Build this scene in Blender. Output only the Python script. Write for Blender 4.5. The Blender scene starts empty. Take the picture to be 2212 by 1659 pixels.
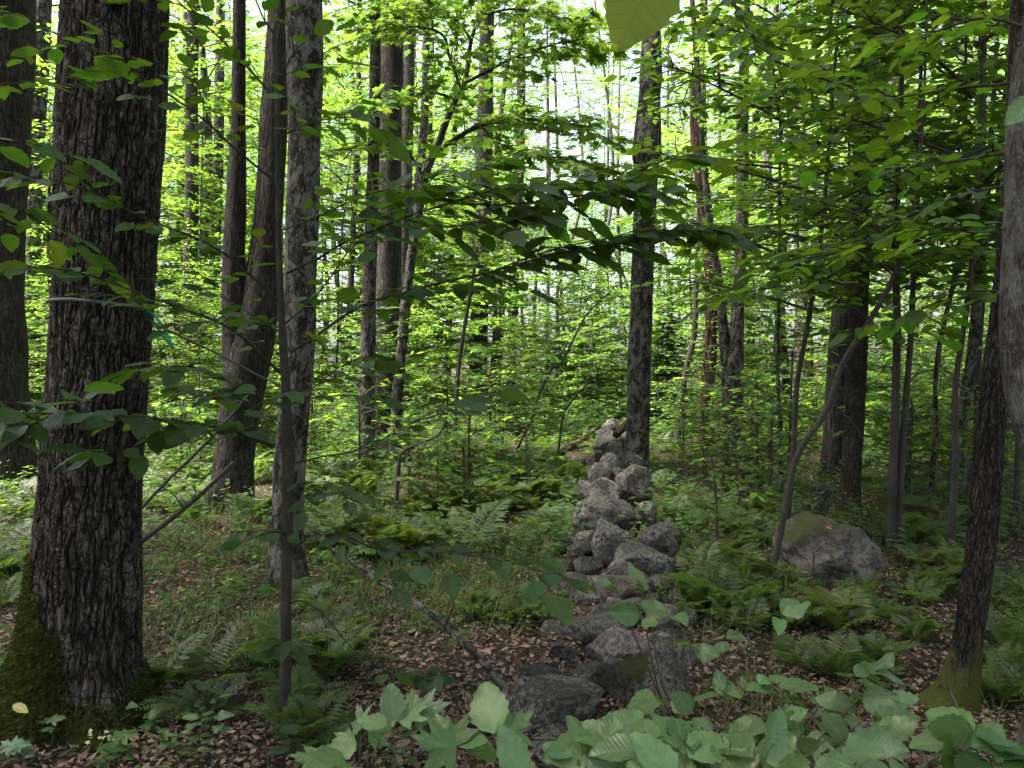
import bpy, math
import numpy as np
from mathutils import Matrix, Vector

# ------------------------------------------------------------------ camera, sky, sun, exposure
SC = bpy.context.scene
COL = SC.collection
F, CX, CY, HY = 1702.0, 1106.0, 829.5, 780.0      # focal length, centre and horizon of a 2212 x 1659 frame
CAMZ = 1.55
PITCH = math.atan((CY - HY) / F)
cam_d = bpy.data.cameras.new("camera"); cam = bpy.data.objects.new("camera", cam_d); COL.objects.link(cam)
cam.location = (0, 0, CAMZ); cam.rotation_euler = (math.pi / 2 - PITCH, 0, 0)
cam_d.sensor_width = 36.0; cam_d.lens = F / 2212.0 * 36.0; cam_d.clip_start = 0.05; cam_d.clip_end = 2000
SC.camera = cam

SUN_EL, SUN_AZ = math.radians(64), math.radians(-100)   # azimuth measured from +Y (view direction) towards +X
world = bpy.data.worlds.new("World"); SC.world = world; world.use_nodes = True
wn = world.node_tree; wn.nodes.clear()
sky = wn.nodes.new("ShaderNodeTexSky"); sky.sky_type = 'NISHITA'; sky.sun_disc = False
sky.sun_elevation = SUN_EL; sky.sun_rotation = SUN_AZ; sky.air_density = 1.0; sky.dust_density = 3.0; sky.ozone_density = 1.0
bg = wn.nodes.new("ShaderNodeBackground"); bg.inputs[1].default_value = 0.072
wo = wn.nodes.new("ShaderNodeOutputWorld")
hsv = wn.nodes.new("ShaderNodeHueSaturation"); hsv.inputs["Saturation"].default_value = 0.6     # thin bright cloud whitens the sky
wn.links.new(sky.outputs[0], hsv.inputs["Color"]); wn.links.new(hsv.outputs[0], bg.inputs[0]); wn.links.new(bg.outputs[0], wo.inputs[0])
sun_d = bpy.data.lights.new("sun", 'SUN'); sun_d.energy = 4.6; sun_d.angle = math.radians(11); sun_d.color = (1.0, 0.95, 0.86)
sun = bpy.data.objects.new("sun", sun_d); COL.objects.link(sun)
sdir = Vector((math.sin(SUN_AZ) * math.cos(SUN_EL), math.cos(SUN_AZ) * math.cos(SUN_EL), math.sin(SUN_EL)))
sun.rotation_euler = sdir.to_track_quat('Z', 'Y').to_euler(); sun.location = (0, 0, 40)
SC.view_settings.view_transform = 'Standard'; SC.view_settings.look = 'None'
SC.view_settings.exposure = 2.85; SC.view_settings.gamma = 1.0
SC.render.engine = 'CYCLES'
cy = SC.cycles
cy.max_bounces = 10; cy.diffuse_bounces = 8; cy.glossy_bounces = 2; cy.transmission_bounces = 8; cy.transparent_max_bounces = 4
cy.caustics_reflective = False; cy.caustics_refractive = False
cy.use_denoising = True; cy.use_adaptive_sampling = True; cy.adaptive_threshold = 0.04
cy.sample_clamp_indirect = 6.0

# ------------------------------------------------------------------ helpers
RNG = np.random.default_rng(7)

def A(*v): return np.array(v, float)
def nz(v):
    v = np.asarray(v, float); return v / np.maximum(np.linalg.norm(v, axis=-1, keepdims=True), 1e-9)

def P(tx, ty, d):
    "point seen at frame position (tx, ty) at forward distance d"
    x = (tx - CX) / F; u = (CY - ty) / F
    fy = math.cos(PITCH) + math.sin(PITCH) * u; z = -math.sin(PITCH) + math.cos(PITCH) * u
    return A(x / fy * d, d, CAMZ + z / fy * d)

def _hash(ix, iy, iz, seed):
    h = (ix.astype(np.int64) * 374761393 + iy.astype(np.int64) * 668265263 + iz.astype(np.int64) * 2147483629 + seed * 1274126177) & 0xFFFFFFFF
    h = ((h ^ (h >> 13)) * 1274126177) & 0xFFFFFFFF
    h = (h ^ (h >> 16)) & 0xFFFF
    return h / 32767.5 - 1.0

def noise(p, seed=0, octaves=1, rough=0.5):
    p = np.asarray(p, float)
    if p.shape[-1] == 2: p = np.concatenate([p, np.zeros(p.shape[:-1] + (1,))], -1)
    out = np.zeros(p.shape[:-1]); amp = 1.0
    for o in range(octaves):
        i = np.floor(p).astype(np.int64); f = p - i; u = f * f * (3 - 2 * f)
        r = 0
        for a in (0, 1):
            for b in (0, 1):
                for c in (0, 1):
                    w = (u[..., 0] if a else 1 - u[..., 0]) * (u[..., 1] if b else 1 - u[..., 1]) * (u[..., 2] if c else 1 - u[..., 2])
                    r = r + w * _hash(i[..., 0] + a, i[..., 1] + b, i[..., 2] + c, seed + o * 17)
        out += amp * r; amp *= rough; p = p * 2.03 + 5.1
    return out

def terrain(x, y):
    x = np.asarray(x, float); y = np.asarray(y, float)
    r = np.hypot(x, y)
    p = np.stack([x, y], -1)
    h = 0.03 * noise(p * 1.1, 3, 2) * np.clip(r / 3.0, 0.3, 1)
    h += 0.22 * noise(p * 0.11, 5, 2) * np.clip((r - 6) / 14, 0, 1)
    h += 0.012 * np.clip(-x - 3, 0, 30) * np.clip((y - 8) / 12, 0, 1)
    return h

def tz(x, y): return float(terrain(np.array([x]), np.array([y]))[0])
def G(tx, ty):
    "ground point seen at frame position"
    a = P(tx, ty, 1.0); k = max(CAMZ - a[2], .01); d = CAMZ / k
    for _ in range(5):
        q = P(tx, ty, d); d = .4 * d + .6 * (CAMZ - tz(q[0], q[1])) / k
    return P(tx, ty, d)

def mk(name, V, Fc, attrs=None, smooth=True, mats=(), midx=None):
    "mesh from numpy vertices and an (n,3) or (n,4) face array, or a list of such arrays"
    me = bpy.data.meshes.new(name)
    V = np.ascontiguousarray(V, np.float32)
    Fs = Fc if isinstance(Fc, list) else [Fc]
    Fs = [np.asarray(f, np.int32) for f in Fs if len(f)]
    me.vertices.add(len(V)); me.vertices.foreach_set("co", V.ravel())
    loops = np.concatenate([f.ravel() for f in Fs]); sizes = np.concatenate([np.full(len(f), f.shape[1], np.int32) for f in Fs])
    me.loops.add(len(loops)); me.loops.foreach_set("vertex_index", loops)
    starts = np.concatenate([[0], np.cumsum(sizes)[:-1]]).astype(np.int32)
    me.polygons.add(len(sizes)); me.polygons.foreach_set("loop_start", starts)
    try: me.polygons.foreach_set("loop_total", sizes)
    except Exception: pass
    if smooth: me.polygons.foreach_set("use_smooth", np.ones(len(sizes), bool))
    if midx is not None: me.polygons.foreach_set("material_index", np.asarray(midx, np.int32))
    for k, a in (attrs or {}).items():
        a = np.ascontiguousarray(a, np.float32)
        if a.ndim == 2:
            at = me.attributes.new(k, 'FLOAT_VECTOR', 'POINT'); at.data.foreach_set("vector", a.ravel())
        else:
            at = me.attributes.new(k, 'FLOAT', 'POINT'); at.data.foreach_set("value", a)
    for m in mats: me.materials.append(m)
    me.update(calc_edges=True)
    return me

def obj(name, me, parent=None, loc=None, mat4=None, kind=None):
    o = bpy.data.objects.new(name, me); COL.objects.link(o)
    if parent is not None: o.parent = parent
    if mat4 is not None: o.matrix_basis = mat4
    elif loc is not None: o.location = tuple(loc)
    if kind: o["kind"] = kind
    return o

def tag(o, label, cat, group=None):
    o["label"] = label; o["category"] = cat
    if group: o["group"] = group
    return o

def thing(name, label, cat, loc=(0, 0, 0), group=None):
    o = bpy.data.objects.new(name, None); COL.objects.link(o); o.empty_display_size = 0.1
    o.location = tuple(float(v) for v in loc)
    return tag(o, label, cat, group)

class Acc:
    "collects vertices, faces and point attributes of many pieces into one mesh"
    def __init__(s): s.V = []; s.F3 = []; s.F4 = []; s.n = 0; s.at = {}
    def add(s, V, Fc, **at):
        V = np.asarray(V, float)
        if len(V) == 0: return
        s.V.append(V)
        Fc = np.asarray(Fc)
        (s.F3 if Fc.shape[1] == 3 else s.F4).append(Fc + s.n)
        for k, a in at.items(): s.at.setdefault(k, []).append(a)
        s.n += len(V)
    def mesh(s, name, mats, off=(0, 0, 0), smooth=True):
        V = np.concatenate(s.V) - np.asarray(off, float)
        Fs = []
        if s.F3: Fs.append(np.concatenate(s.F3))
        if s.F4: Fs.append(np.concatenate(s.F4))
        return mk(name, V, Fs, {k: np.concatenate(a) for k, a in s.at.items()}, smooth, mats)

def spline(pts, n):
    "Catmull-Rom through rows of pts (any number of columns), n samples evenly in parameter length"
    pts = np.asarray(pts, float)
    if len(pts) == 2: return pts[0] + (pts[1] - pts[0]) * np.linspace(0, 1, n)[:, None]
    seg = np.linalg.norm(np.diff(pts[:, :3], axis=0), axis=1); s = np.concatenate([[0], np.cumsum(seg)])
    t = np.linspace(0, s[-1], n); k = np.clip(np.searchsorted(s, t, side='right') - 1, 0, len(seg) - 1)
    u = ((t - s[k]) / np.maximum(seg[k], 1e-9))[:, None]
    p1, p2 = pts[k], pts[k + 1]
    p0 = pts[np.maximum(k - 1, 0)]; p3 = pts[np.minimum(k + 2, len(pts) - 1)]
    return 0.5 * (2 * p1 + (p2 - p0) * u + (2 * p0 - 5 * p1 + 4 * p2 - p3) * u ** 2 + (3 * p1 - p0 - 3 * p2 + p3) * u ** 3)

def tube(path, rad, sides=6, rf=None, cap=False):
    "V, quads, bark coords for a tube round a path"
    path = np.asarray(path, float); n = len(path); rad = np.broadcast_to(np.asarray(rad, float), (n,))
    T = nz(np.gradient(path, axis=0))
    ref = A(1, 0, 0) if abs(T[:, 0]).mean() < 0.7 else A(0, 0, 1)
    X = nz(ref - T * (T @ ref)[:, None]); Y = np.cross(T, X)
    th = np.linspace(0, 2 * math.pi, sides, endpoint=False)
    s = np.concatenate([[0], np.cumsum(np.linalg.norm(np.diff(path, axis=0), axis=1))])
    R = rad[:, None] * np.ones(sides)
    if rf is not None: R = R * rf(th[None, :], s[:, None], path)
    V = path[:, None] + R[..., None] * (np.cos(th)[None, :, None] * X[:, None] + np.sin(th)[None, :, None] * Y[:, None])
    rr = np.maximum(rad, 0.004)[:, None]
    bk = np.stack([rr * np.cos(th), rr * np.sin(th), s[:, None] * np.ones(sides)], -1)
    i = np.arange(n - 1)[:, None] * sides; j = np.arange(sides)[None, :]; j2 = (j + 1) % sides
    q = np.stack([i + j, i + j2, i + sides + j2, i + sides + j], -1).reshape(-1, 4)
    V = V.reshape(-1, 3); bk = bk.reshape(-1, 3)
    if cap:
        m = len(V); V = np.concatenate([V, path[[0, -1]]]); bk = np.concatenate([bk, A([0, 0, 0], [0, 0, s[-1]])])
        jj = np.arange(sides); z = (n - 1) * sides
        q = np.concatenate([q, np.stack([jj, np.full(sides, m), np.full(sides, m), (jj + 1) % sides], -1)[:0]])
        tri = np.concatenate([np.stack([(jj + 1) % sides, jj, np.full(sides, m)], -1), np.stack([z + jj, z + (jj + 1) % sides, np.full(sides, m + 1)], -1)])
        return V, q, bk, tri
    return V, q, bk

# ------------------------------------------------------------------ materials
def newmat(name):
    m = bpy.data.materials.new(name); m.use_nodes = True
    nt = m.node_tree; nt.nodes.clear()
    out = nt.nodes.new("ShaderNodeOutputMaterial")
    return m, nt, out

class NB:
    "tiny node-building helper"
    def __init__(s, nt): s.nt = nt
    def n(s, t, **kw):
        x = s.nt.nodes.new("ShaderNode" + t)
        for k, v in kw.items(): setattr(x, k, v)
        return x
    def l(s, a, b): s.nt.links.new(a, b)
    def put(s, sock, v):
        if isinstance(v, bpy.types.NodeSocket): s.l(v, sock)
        else:
            if isinstance(v, (tuple, list)) and len(v) == 3 and sock.type == 'RGBA': v = (*v, 1)
            sock.default_value = v
    def math(s, op, a, b=0.0, c=0.0, clamp=False):
        x = s.n("Math", operation=op, use_clamp=clamp); s.put(x.inputs[0], a); s.put(x.inputs[1], b)
        if len(x.inputs) > 2: s.put(x.inputs[2], c)
        return x.outputs[0]
    def mix(s, f, a, b, bt='MIX'):
        x = s.n("Mix", data_type='RGBA', blend_type=bt); s.put(x.inputs[0], f); s.put(x.inputs[6], a); s.put(x.inputs[7], b); return x.outputs[2]
    def ramp(s, f, stops, interp='LINEAR'):
        x = s.n("ValToRGB"); s.put(x.inputs[0], f); r = x.color_ramp; r.interpolation = interp
        while len(r.elements) < len(stops): r.elements.new(0.5)
        for e, (p, c) in zip(r.elements, stops):
            e.position = p; e.color = (*c, 1) if isinstance(c, (tuple, list)) else (c, c, c, 1)
        return x.outputs[0]
    def attr(s, name): return s.n("Attribute", attribute_name=name).outputs
    def noise(s, vec, scale, detail=3, rough=0.55, dist=0.0):
        x = s.n("TexNoise"); s.put(x.inputs["Vector"], vec); x.inputs["Scale"].default_value = scale
        x.inputs["Detail"].default_value = detail; x.inputs["Roughness"].default_value = rough; x.inputs["Distortion"].default_value = dist
        return x.outputs
    def mapping(s, vec, scale=(1, 1, 1), loc=(0, 0, 0)):
        x = s.n("Mapping"); s.put(x.inputs[0], vec); x.inputs["Scale"].default_value = scale; x.inputs["Location"].default_value = loc; return x.outputs[0]
    def bump(s, h, strength, dist):
        x = s.n("Bump"); x.inputs["Strength"].default_value = strength; x.inputs["Distance"].default_value = dist; s.put(x.inputs["Height"], h); return x.outputs[0]
    def princ(s, col, rough=0.8, spec=0.3, normal=None):
        x = s.n("BsdfPrincipled"); s.put(x.inputs["Base Color"], col); s.put(x.inputs["Roughness"], rough)
        s.put(x.inputs["Specular IOR Level"], spec)
        if normal is not None: s.l(normal, x.inputs["Normal"])
        return x.outputs[0]

def leaf_mat(name, refl, trans, tfac=0.42, rough=0.5, spec=0.35, veins=9.0, vbump=0.35, island=True, var=0.25, dry=0.0):
    m, nt, out = newmat(name); b = NB(nt)
    rnd = b.n("NewGeometry").outputs["Random Per Island"] if island else b.n("ObjectInfo").outputs["Random"]
    lf = b.attr("lf")[1]
    sep = b.n("SeparateXYZ"); b.l(lf, sep.inputs[0])
    ax = b.math('ABSOLUTE', sep.outputs[0])
    wv = b.math('SINE', b.math('MULTIPLY', b.math('SUBTRACT', sep.outputs[1], b.math('MULTIPLY', ax, 0.55)), veins * 6.283))
    rib = b.math('SUBTRACT', 1.0, b.math('MULTIPLY', ax, 22.0), clamp=True)
    h = b.math('ADD', b.math('MULTIPLY', wv, 0.5), b.math('MULTIPLY', rib, -0.8))
    nrm = b.bump(h, vbump, 0.0012)
    v1 = b.math('MULTIPLY_ADD', rnd, 2 * var, 1 - var)
    hs = b.n("HueSaturation"); b.put(hs.inputs["Color"], refl); b.put(hs.inputs["Value"], v1)
    b.put(hs.inputs["Hue"], b.math('MULTIPLY_ADD', b.math('FRACT', b.math('MULTIPLY', rnd, 7.31)), 0.05, 0.475))
    b.put(hs.inputs["Saturation"], b.math('MULTIPLY_ADD', b.math('FRACT', b.math('MULTIPLY', rnd, 13.7)), 0.3, 0.85))
    colr = b.mix(b.math('MULTIPLY', rib, 0.35), hs.outputs[0], (min(1, refl[0] * 2.2), min(1, refl[1] * 1.9), refl[2] * 2.0))
    ht = b.n("HueSaturation"); b.put(ht.inputs["Color"], trans); b.put(ht.inputs["Value"], v1)
    b.put(ht.inputs["Hue"], b.math('MULTIPLY_ADD', b.math('FRACT', b.math('MULTIPLY', rnd, 5.77)), 0.05, 0.475))
    vein_t = b.math('MULTIPLY_ADD', b.math('MAXIMUM', b.math('MULTIPLY', rib, 0.8), b.math('GREATER_THAN', wv, 0.95)), -0.18, 1.0)
    colt = b.mix(1.0, ht.outputs[0], vein_t, 'MULTIPLY')
    spot = b.ramp(b.noise(b.n("TexCoord").outputs["Object"], 4.0 if not island else 30.0, 4, .7)[0], [(0.32, 0.62), (0.5, 1.0), (0.72, 1.22)])
    colr = b.mix(1.0, colr, spot, 'MULTIPLY')
    if not island: colr = b.mix(b.ramp(b.noise(b.n("TexCoord").outputs["Object"], 9.0, 3, .6)[0], [(0.70, 0.0), (0.74, 0.75)]), colr, (0.10, 0.07, 0.03))
    pr = b.princ(colr, rough, spec, nrm)
    tr = b.n("BsdfTranslucent"); b.l(colt, tr.inputs[0]); b.l(nrm, tr.inputs[1])
    mx = b.n("MixShader"); mx.inputs[0].default_value = tfac; b.l(pr, mx.inputs[1]); b.l(tr.outputs[0], mx.inputs[2])
    b.l(mx.outputs[0], out.inputs[0])
    return m

def bark_mat(name, dark, light, lichen, plate=(34, 34, 5.5), lich_amt=0.5, disp=0.0, bump=0.012, moss=(0.058, 0.062, 0.015), furrow=0.16, mottle=0.0):
    m, nt, out = newmat(name); b = NB(nt)
    bk = b.attr("bk")[1]
    wob = b.noise(bk, 7.0, 2)[1]
    wv = b.n("VectorMath", operation='MULTIPLY_ADD'); b.l(wob, wv.inputs[0]); wv.inputs[1].default_value = (0.035, 0.035, 0.0); b.l(bk, wv.inputs[2])
    na = b.noise(b.mapping(wv.outputs[0], plate), 1.0, 2.0, 0.5)[0]
    ra = b.math('ABSOLUTE', b.math('MULTIPLY_ADD', na, 2.0, -1.0))
    edge = b.ramp(ra, [(0.0, 0.0), (furrow * .45, 0.55), (furrow, 0.9), (0.6, 1.0)])
    nb = b.noise(b.mapping(wv.outputs[0], tuple(p * f for p, f in zip(plate, (2.1, 2.1, 3.2)))), 1.0, 3.0, 0.6)[0]
    rb = b.ramp(b.math('ABSOLUTE', b.math('MULTIPLY_ADD', nb, 2.0, -1.0)), [(0.0, 0.35), (0.14, 1.0)])
    fine = b.noise(b.mapping(bk, (120, 120, 45)), 1.0, 5, 0.72)[0]
    h = b.math('MULTIPLY', edge, b.math('MULTIPLY_ADD', rb, 0.45, 0.55))
    ck = b.ramp(b.math('ABSOLUTE', b.math('MULTIPLY_ADD', b.noise(b.mapping(wv.outputs[0], (plate[0] * .55, plate[1] * .55, plate[2] * 6)), 1.0, 2.0, 0.5)[0], 2.0, -1.0)), [(0.0, 0.25), (0.05, 1.0)])
    edge = b.math('MULTIPLY', edge, ck); h = b.math('MULTIPLY', h, b.math('MULTIPLY_ADD', ck, .5, .5))
    h = b.math('MULTIPLY_ADD', fine, 0.28, h)
    tone = b.math('MULTIPLY', b.math('MULTIPLY', edge, rb), b.math('MULTIPLY_ADD', fine, 1.5, 0.0), clamp=True)
    col = b.mix(tone, dark, light)
    col = b.mix(1.0, col, b.ramp(b.noise(b.mapping(bk, (1, 1, .5)), 6.0, 4, 0.65)[0], [(0.3, 0.55), (0.7, 1.35)]), 'MULTIPLY')
    big = b.noise(bk, 3.1, 4, 0.6)[0]
    lm = b.ramp(b.math('MULTIPLY_ADD', b.noise(bk, 26.0, 5, 0.72)[0], 0.62, b.math('MULTIPLY', big, 0.42)), [(0.55, 0.0), (0.66, 1.0)])
    col = b.mix(b.math('MULTIPLY', lm, b.math('MULTIPLY', edge, lich_amt)), col, lichen)
    if mottle:
        mm = b.ramp(b.noise(b.mapping(bk, (1, 1, 0.55)), 13.0, 5, 0.8, 0.25)[0], [(0.47, 0.0), (0.57, 1.0)])
        col = b.mix(b.math('MULTIPLY', mm, mottle), col, lichen)
    mo = b.attr("moss")[2]
    mn = b.noise(bk, 38.0, 5, 0.7)[0]
    mmask = b.ramp(b.math('ADD', mo, b.math('MULTIPLY_ADD', mn, 0.9, -0.45)), [(0.42, 0.0), (0.62, 1.0)])
    mcol = b.mix(b.noise(bk, 90, 4, 0.7)[0], tuple(c * 0.35 for c in moss), tuple(c * 1.7 for c in moss))
    mcol = b.mix(b.ramp(big, [(0.6, 0.0), (0.7, 0.7)]), mcol, (0.10, 0.06, 0.02))
    col = b.mix(mmask, col, mcol)
    mh = b.noise(bk, 160, 3, 0.8)[0]
    h = b.math('ADD', b.math('MULTIPLY', h, b.math('MULTIPLY_ADD', mmask, -0.8, 1.0)), b.math('MULTIPLY', mmask, b.math('MULTIPLY_ADD', mh, 0.7, 0.35)))
    pr = b.princ(col, 0.9, 0.18, b.bump(h, 0.9, bump))
    b.l(pr, out.inputs[0])
    if disp:
        dn = b.n("Displacement"); b.l(h, dn.inputs["Height"]); dn.inputs["Midlevel"].default_value = 0.7; dn.inputs["Scale"].default_value = disp
        b.l(dn.outputs[0], out.inputs["Displacement"]); m.displacement_method = 'BOTH'
    return m

def simple_mat(name, col, rough=0.6, spec=0.3, nscale=40, var=0.35, bump=0.2):
    m, nt, out = newmat(name); b = NB(nt)
    tc = b.n("TexCoord").outputs["Object"]
    nn = b.noise(tc, nscale, 4, 0.6)[0]
    c = b.mix(nn, tuple(x * (1 - var) for x in col), tuple(min(1, x * (1 + var)) for x in col))
    b.l(b.princ(c, rough, spec, b.bump(nn, bump, 0.003)), out.inputs[0])
    return m

def stone_mat(name, base, lichen, moss_amt=0.3, pink=0.0):
    m, nt, out = newmat(name); b = NB(nt)
    tc = b.n("TexCoord").outputs["Object"]; oi = b.n("ObjectInfo").outputs["Random"]
    ofs = b.n("VectorMath", operation='ADD'); b.l(tc, ofs.inputs[0])
    cb = b.n("CombineXYZ"); b.l(b.math('MULTIPLY', oi, 31.0), cb.inputs[0]); b.l(cb.outputs[0], ofs.inputs[1]); v = ofs.outputs[0]
    n1 = b.noise(v, 6, 5, 0.6)[0]; n2 = b.noise(v, 45, 5, 0.75)[0]; n3 = b.noise(v, 150, 3, 0.7)[0]
    col = b.mix(b.ramp(n2, [(0.40, 0), (0.60, 1)]), tuple(c * 0.32 for c in base), tuple(c * 1.15 for c in base))
    col = b.mix(b.ramp(n3, [(0.62, 0), (0.72, 0.6)]), col, tuple(min(1, c * 2.2) for c in base))
    lm = b.ramp(b.math('MULTIPLY_ADD', n2, 0.55, b.math('MULTIPLY', n1, 0.5)), [(0.51, 0.0), (0.56, 0.9)])
    col = b.mix(lm, col, lichen)
    if pink: col = b.mix(b.math('MULTIPLY', b.ramp(b.noise(v, 9, 4, 0.7)[0], [(0.48, 0), (0.56, 1)]), pink), col, (0.165, 0.115, 0.10))
    col = b.mix(b.ramp(b.noise(v, 3.0, 3)[0], [(0.35, 0.55), (0.6, 0.0)]), col, tuple(c * 0.35 for c in base))
    geo = b.n("NewGeometry"); sep = b.n("SeparateXYZ"); b.l(geo.outputs["Normal"], sep.inputs[0])
    mo = b.attr("moss")[2]
    up = b.math('MULTIPLY_ADD', sep.outputs[2], 0.35, b.math('MULTIPLY_ADD', n1, 0.9, -0.62 + moss_amt))
    mk_ = b.ramp(b.math('ADD', b.math('ADD', up, mo), b.math('MULTIPLY_ADD', n2, 0.5, -0.25)), [(0.45, 0.0), (0.62, 1.0)])
    mcol = b.mix(b.noise(v, 120, 3, 0.7)[0], (0.014, 0.017, 0.005), (0.052, 0.056, 0.016))
    col = b.mix(mk_, col, mcol)
    col = b.mix(1.0, col, b.math('MULTIPLY_ADD', b.math('FRACT', b.math('MULTIPLY', oi, 9.7)), .75, .65), 'MULTIPLY')
    h = b.math('ADD', b.math('MULTIPLY', n2, 0.7), b.math('MULTIPLY', n3, 0.35))
    h = b.math('MULTIPLY_ADD', mk_, 0.5, h)
    b.l(b.princ(col, 0.85, 0.25, b.bump(h, 0.9, 0.012)), out.inputs[0])
    return m

M = {}
M['maple_bark'] = bark_mat('maple_bark', (0.010, 0.008, 0.007), (0.135, 0.112, 0.095), (0.24, 0.23, 0.21), (34, 34, 3.4), 0.65, disp=0.014, bump=0.008)
M['ridge_bark'] = bark_mat('ridge_bark', (0.012, 0.010, 0.008), (0.105, 0.086, 0.068), (0.19, 0.18, 0.155), (60, 60, 11), 0.3, disp=0.007, bump=0.006)
M['furrow_bark'] = bark_mat('furrow_bark', (0.012, 0.010, 0.009), (0.085, 0.070, 0.058), (0.15, 0.142, 0.125), (28, 28, 3.2), 0.5, bump=0.02)
M['mottled_bark'] = bark_mat('mottled_bark', (0.010, 0.009, 0.008), (0.055, 0.044, 0.036), (0.20, 0.19, 0.165), (26, 26, 6), 0.8, bump=0.018, mottle=0.7)
M['smooth_bark'] = bark_mat('smooth_bark', (0.07, 0.065, 0.06), (0.17, 0.16, 0.15), (0.27, 0.27, 0.25), (55, 55, 30), 0.5, bump=0.003, furrow=0.03)
M['beech_bark'] = bark_mat('beech_bark', (0.035, 0.029, 0.025), (0.115, 0.10, 0.087), (0.19, 0.18, 0.16), (90, 90, 16), 0.7, bump=0.006, furrow=0.16, mottle=0.55)
M['twig_bark'] = bark_mat('twig_bark', (0.03, 0.026, 0.022), (0.075, 0.063, 0.052), (0.14, 0.133, 0.115), (60, 60, 30), 0.3, bump=0.002, furrow=0.04)
M['snag_wood'] = bark_mat('snag_wood', (0.02, 0.012, 0.008), (0.10, 0.052, 0.034), (0.13, 0.092, 0.066), (22, 22, 3.0), 0.6, bump=0.02, furrow=0.25)
M['grey_wood'] = bark_mat('grey_wood', (0.02, 0.017, 0.014), (0.22, 0.20, 0.18), (0.3, 0.29, 0.27), (50, 50, 3.0), 0.4, bump=0.012, furrow=0.2)
M['far_bark'] = bark_mat('far_bark', (0.025, 0.021, 0.018), (0.058, 0.049, 0.041), (0.12, 0.114, 0.10), (24, 24, 6), 0.5, bump=0.015, mottle=0.4)
M['pale_bark'] = bark_mat('pale_bark', (0.06, 0.05, 0.042), (0.17, 0.152, 0.13), (0.26, 0.25, 0.225), (24, 24, 8), 0.4, bump=0.006, furrow=0.05, mottle=0.4)

GREEN_R, GREEN_T = (0.045, 0.095, 0.022), (0.20, 0.36, 0.02)
M['leaf_near'] = leaf_mat('leaf_near', (0.042, 0.082, 0.030), (0.12, 0.23, 0.015), 0.4, 0.55, 0.28, 9, 0.4, island=False)
M['leaf_near_mass'] = leaf_mat('leaf_near_mass', (0.042, 0.082, 0.030), (0.12, 0.23, 0.015), 0.4, 0.55, 0.28, 9, 0.4)
M['leaf_shrub'] = leaf_mat('leaf_shrub', (0.088, 0.152, 0.062), (0.17, 0.30, 0.03), 0.28, 0.40, 0.5, 11, 0.32, island=False, var=0.3)
M['leaf_close'] = leaf_mat('leaf_close', (0.06, 0.10, 0.025), (0.42, 0.55, 0.06), 0.62, 0.5, 0.25, 7, 0.3, island=False, var=.05)
M['leaf_right'] = leaf_mat('leaf_right', (0.045, 0.095, 0.026), (0.15, 0.29, 0.015), 0.45, 0.52, 0.3, 9, 0.3, island=False)
M['leaf_right_mass'] = leaf_mat('leaf_right_mass', (0.045, 0.095, 0.026), (0.15, 0.29, 0.015), 0.45, 0.52, 0.3, 9, 0.3)
M['leaf_mid'] = leaf_mat('leaf_mid', (0.052, 0.108, 0.026), (0.25, 0.43, 0.04), 0.53, 0.5, 0.3, 7, 0.2)
M['leaf_maple'] = leaf_mat('leaf_maple', (0.055, 0.108, 0.026), (0.24, 0.39, 0.04), 0.53, 0.5, 0.3, 4, 0.2)
M['leaf_far'] = leaf_mat('leaf_far', (0.052, 0.105, 0.03), (0.19, 0.35, 0.055), 0.5, 0.55, 0.25, 5, 0.0)
M['leaf_canopy'] = leaf_mat('leaf_canopy', (0.06, 0.10, 0.04), (0.23, 0.29, 0.11), 0.45, 0.5, 0.3, 5, 0.0)
M['fern'] = leaf_mat('fern', (0.066, 0.102, 0.036), (0.18, 0.28, 0.03), 0.4, 0.5, 0.35, 3, 0.0, island=False, var=0.3)
M['fern_mass'] = leaf_mat('fern_mass', (0.055, 0.11, 0.03), (0.20, 0.34, 0.03), 0.42, 0.5, 0.3, 3, 0.0)
M['cover'] = leaf_mat('cover', (0.060, 0.115, 0.035), (0.18, 0.31, 0.03), 0.4, 0.5, 0.35, 5, 0.1, var=0.35)
M['grass'] = leaf_mat('grass', (0.06, 0.09, 0.028), (0.13, 0.20, 0.03), 0.35, 0.55, 0.3, 1, 0.0, var=0.35)
M['conifer'] = leaf_mat('conifer', (0.022, 0.055, 0.025), (0.04, 0.09, 0.02), 0.2, 0.55, 0.3, 1, 0.0)
M['litter'] = leaf_mat('litter', (0.20, 0.135, 0.108), (0.10, 0.045, 0.02), 0.12, 0.75, 0.2, 6, 0.4, var=0.7)
M['litter_one'] = leaf_mat('litter_one', (0.20, 0.14, 0.112), (0.12, 0.05, 0.02), 0.12, 0.75, 0.2, 6, 0.4, island=False, var=0.55)
M['dry_yellow'] = leaf_mat('dry_yellow', (0.42, 0.34, 0.17), (0.3, 0.22, 0.06), 0.15, 0.6, 0.3, 6, 0.3, island=False, var=0.05)
M['dry_orange'] = leaf_mat('dry_orange', (0.38, 0.12, 0.06), (0.2, 0.06, 0.02), 0.15, 0.6, 0.3, 6, 0.3, island=False, var=0.05)
M['variegated'] = leaf_mat('variegated', (0.42, 0.42, 0.24), (0.3, 0.32, 0.1), 0.2, 0.6, 0.3, 6, 0.2, island=False, var=0.1)
M['stone_grey'] = stone_mat('stone_grey', (0.08, 0.072, 0.063), (0.16, 0.149, 0.131), 0.3)
M['stone_dark'] = stone_mat('stone_dark', (0.065, 0.056, 0.05), (0.15, 0.135, 0.12), 0.2)
M['stone_red'] = stone_mat('stone_red', (0.125, 0.098, 0.09), (0.17, 0.145, 0.128), 0.16)
M['stone_mossy'] = stone_mat('stone_mossy', (0.10, 0.095, 0.085), (0.18, 0.168, 0.148), 0.32)
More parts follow.
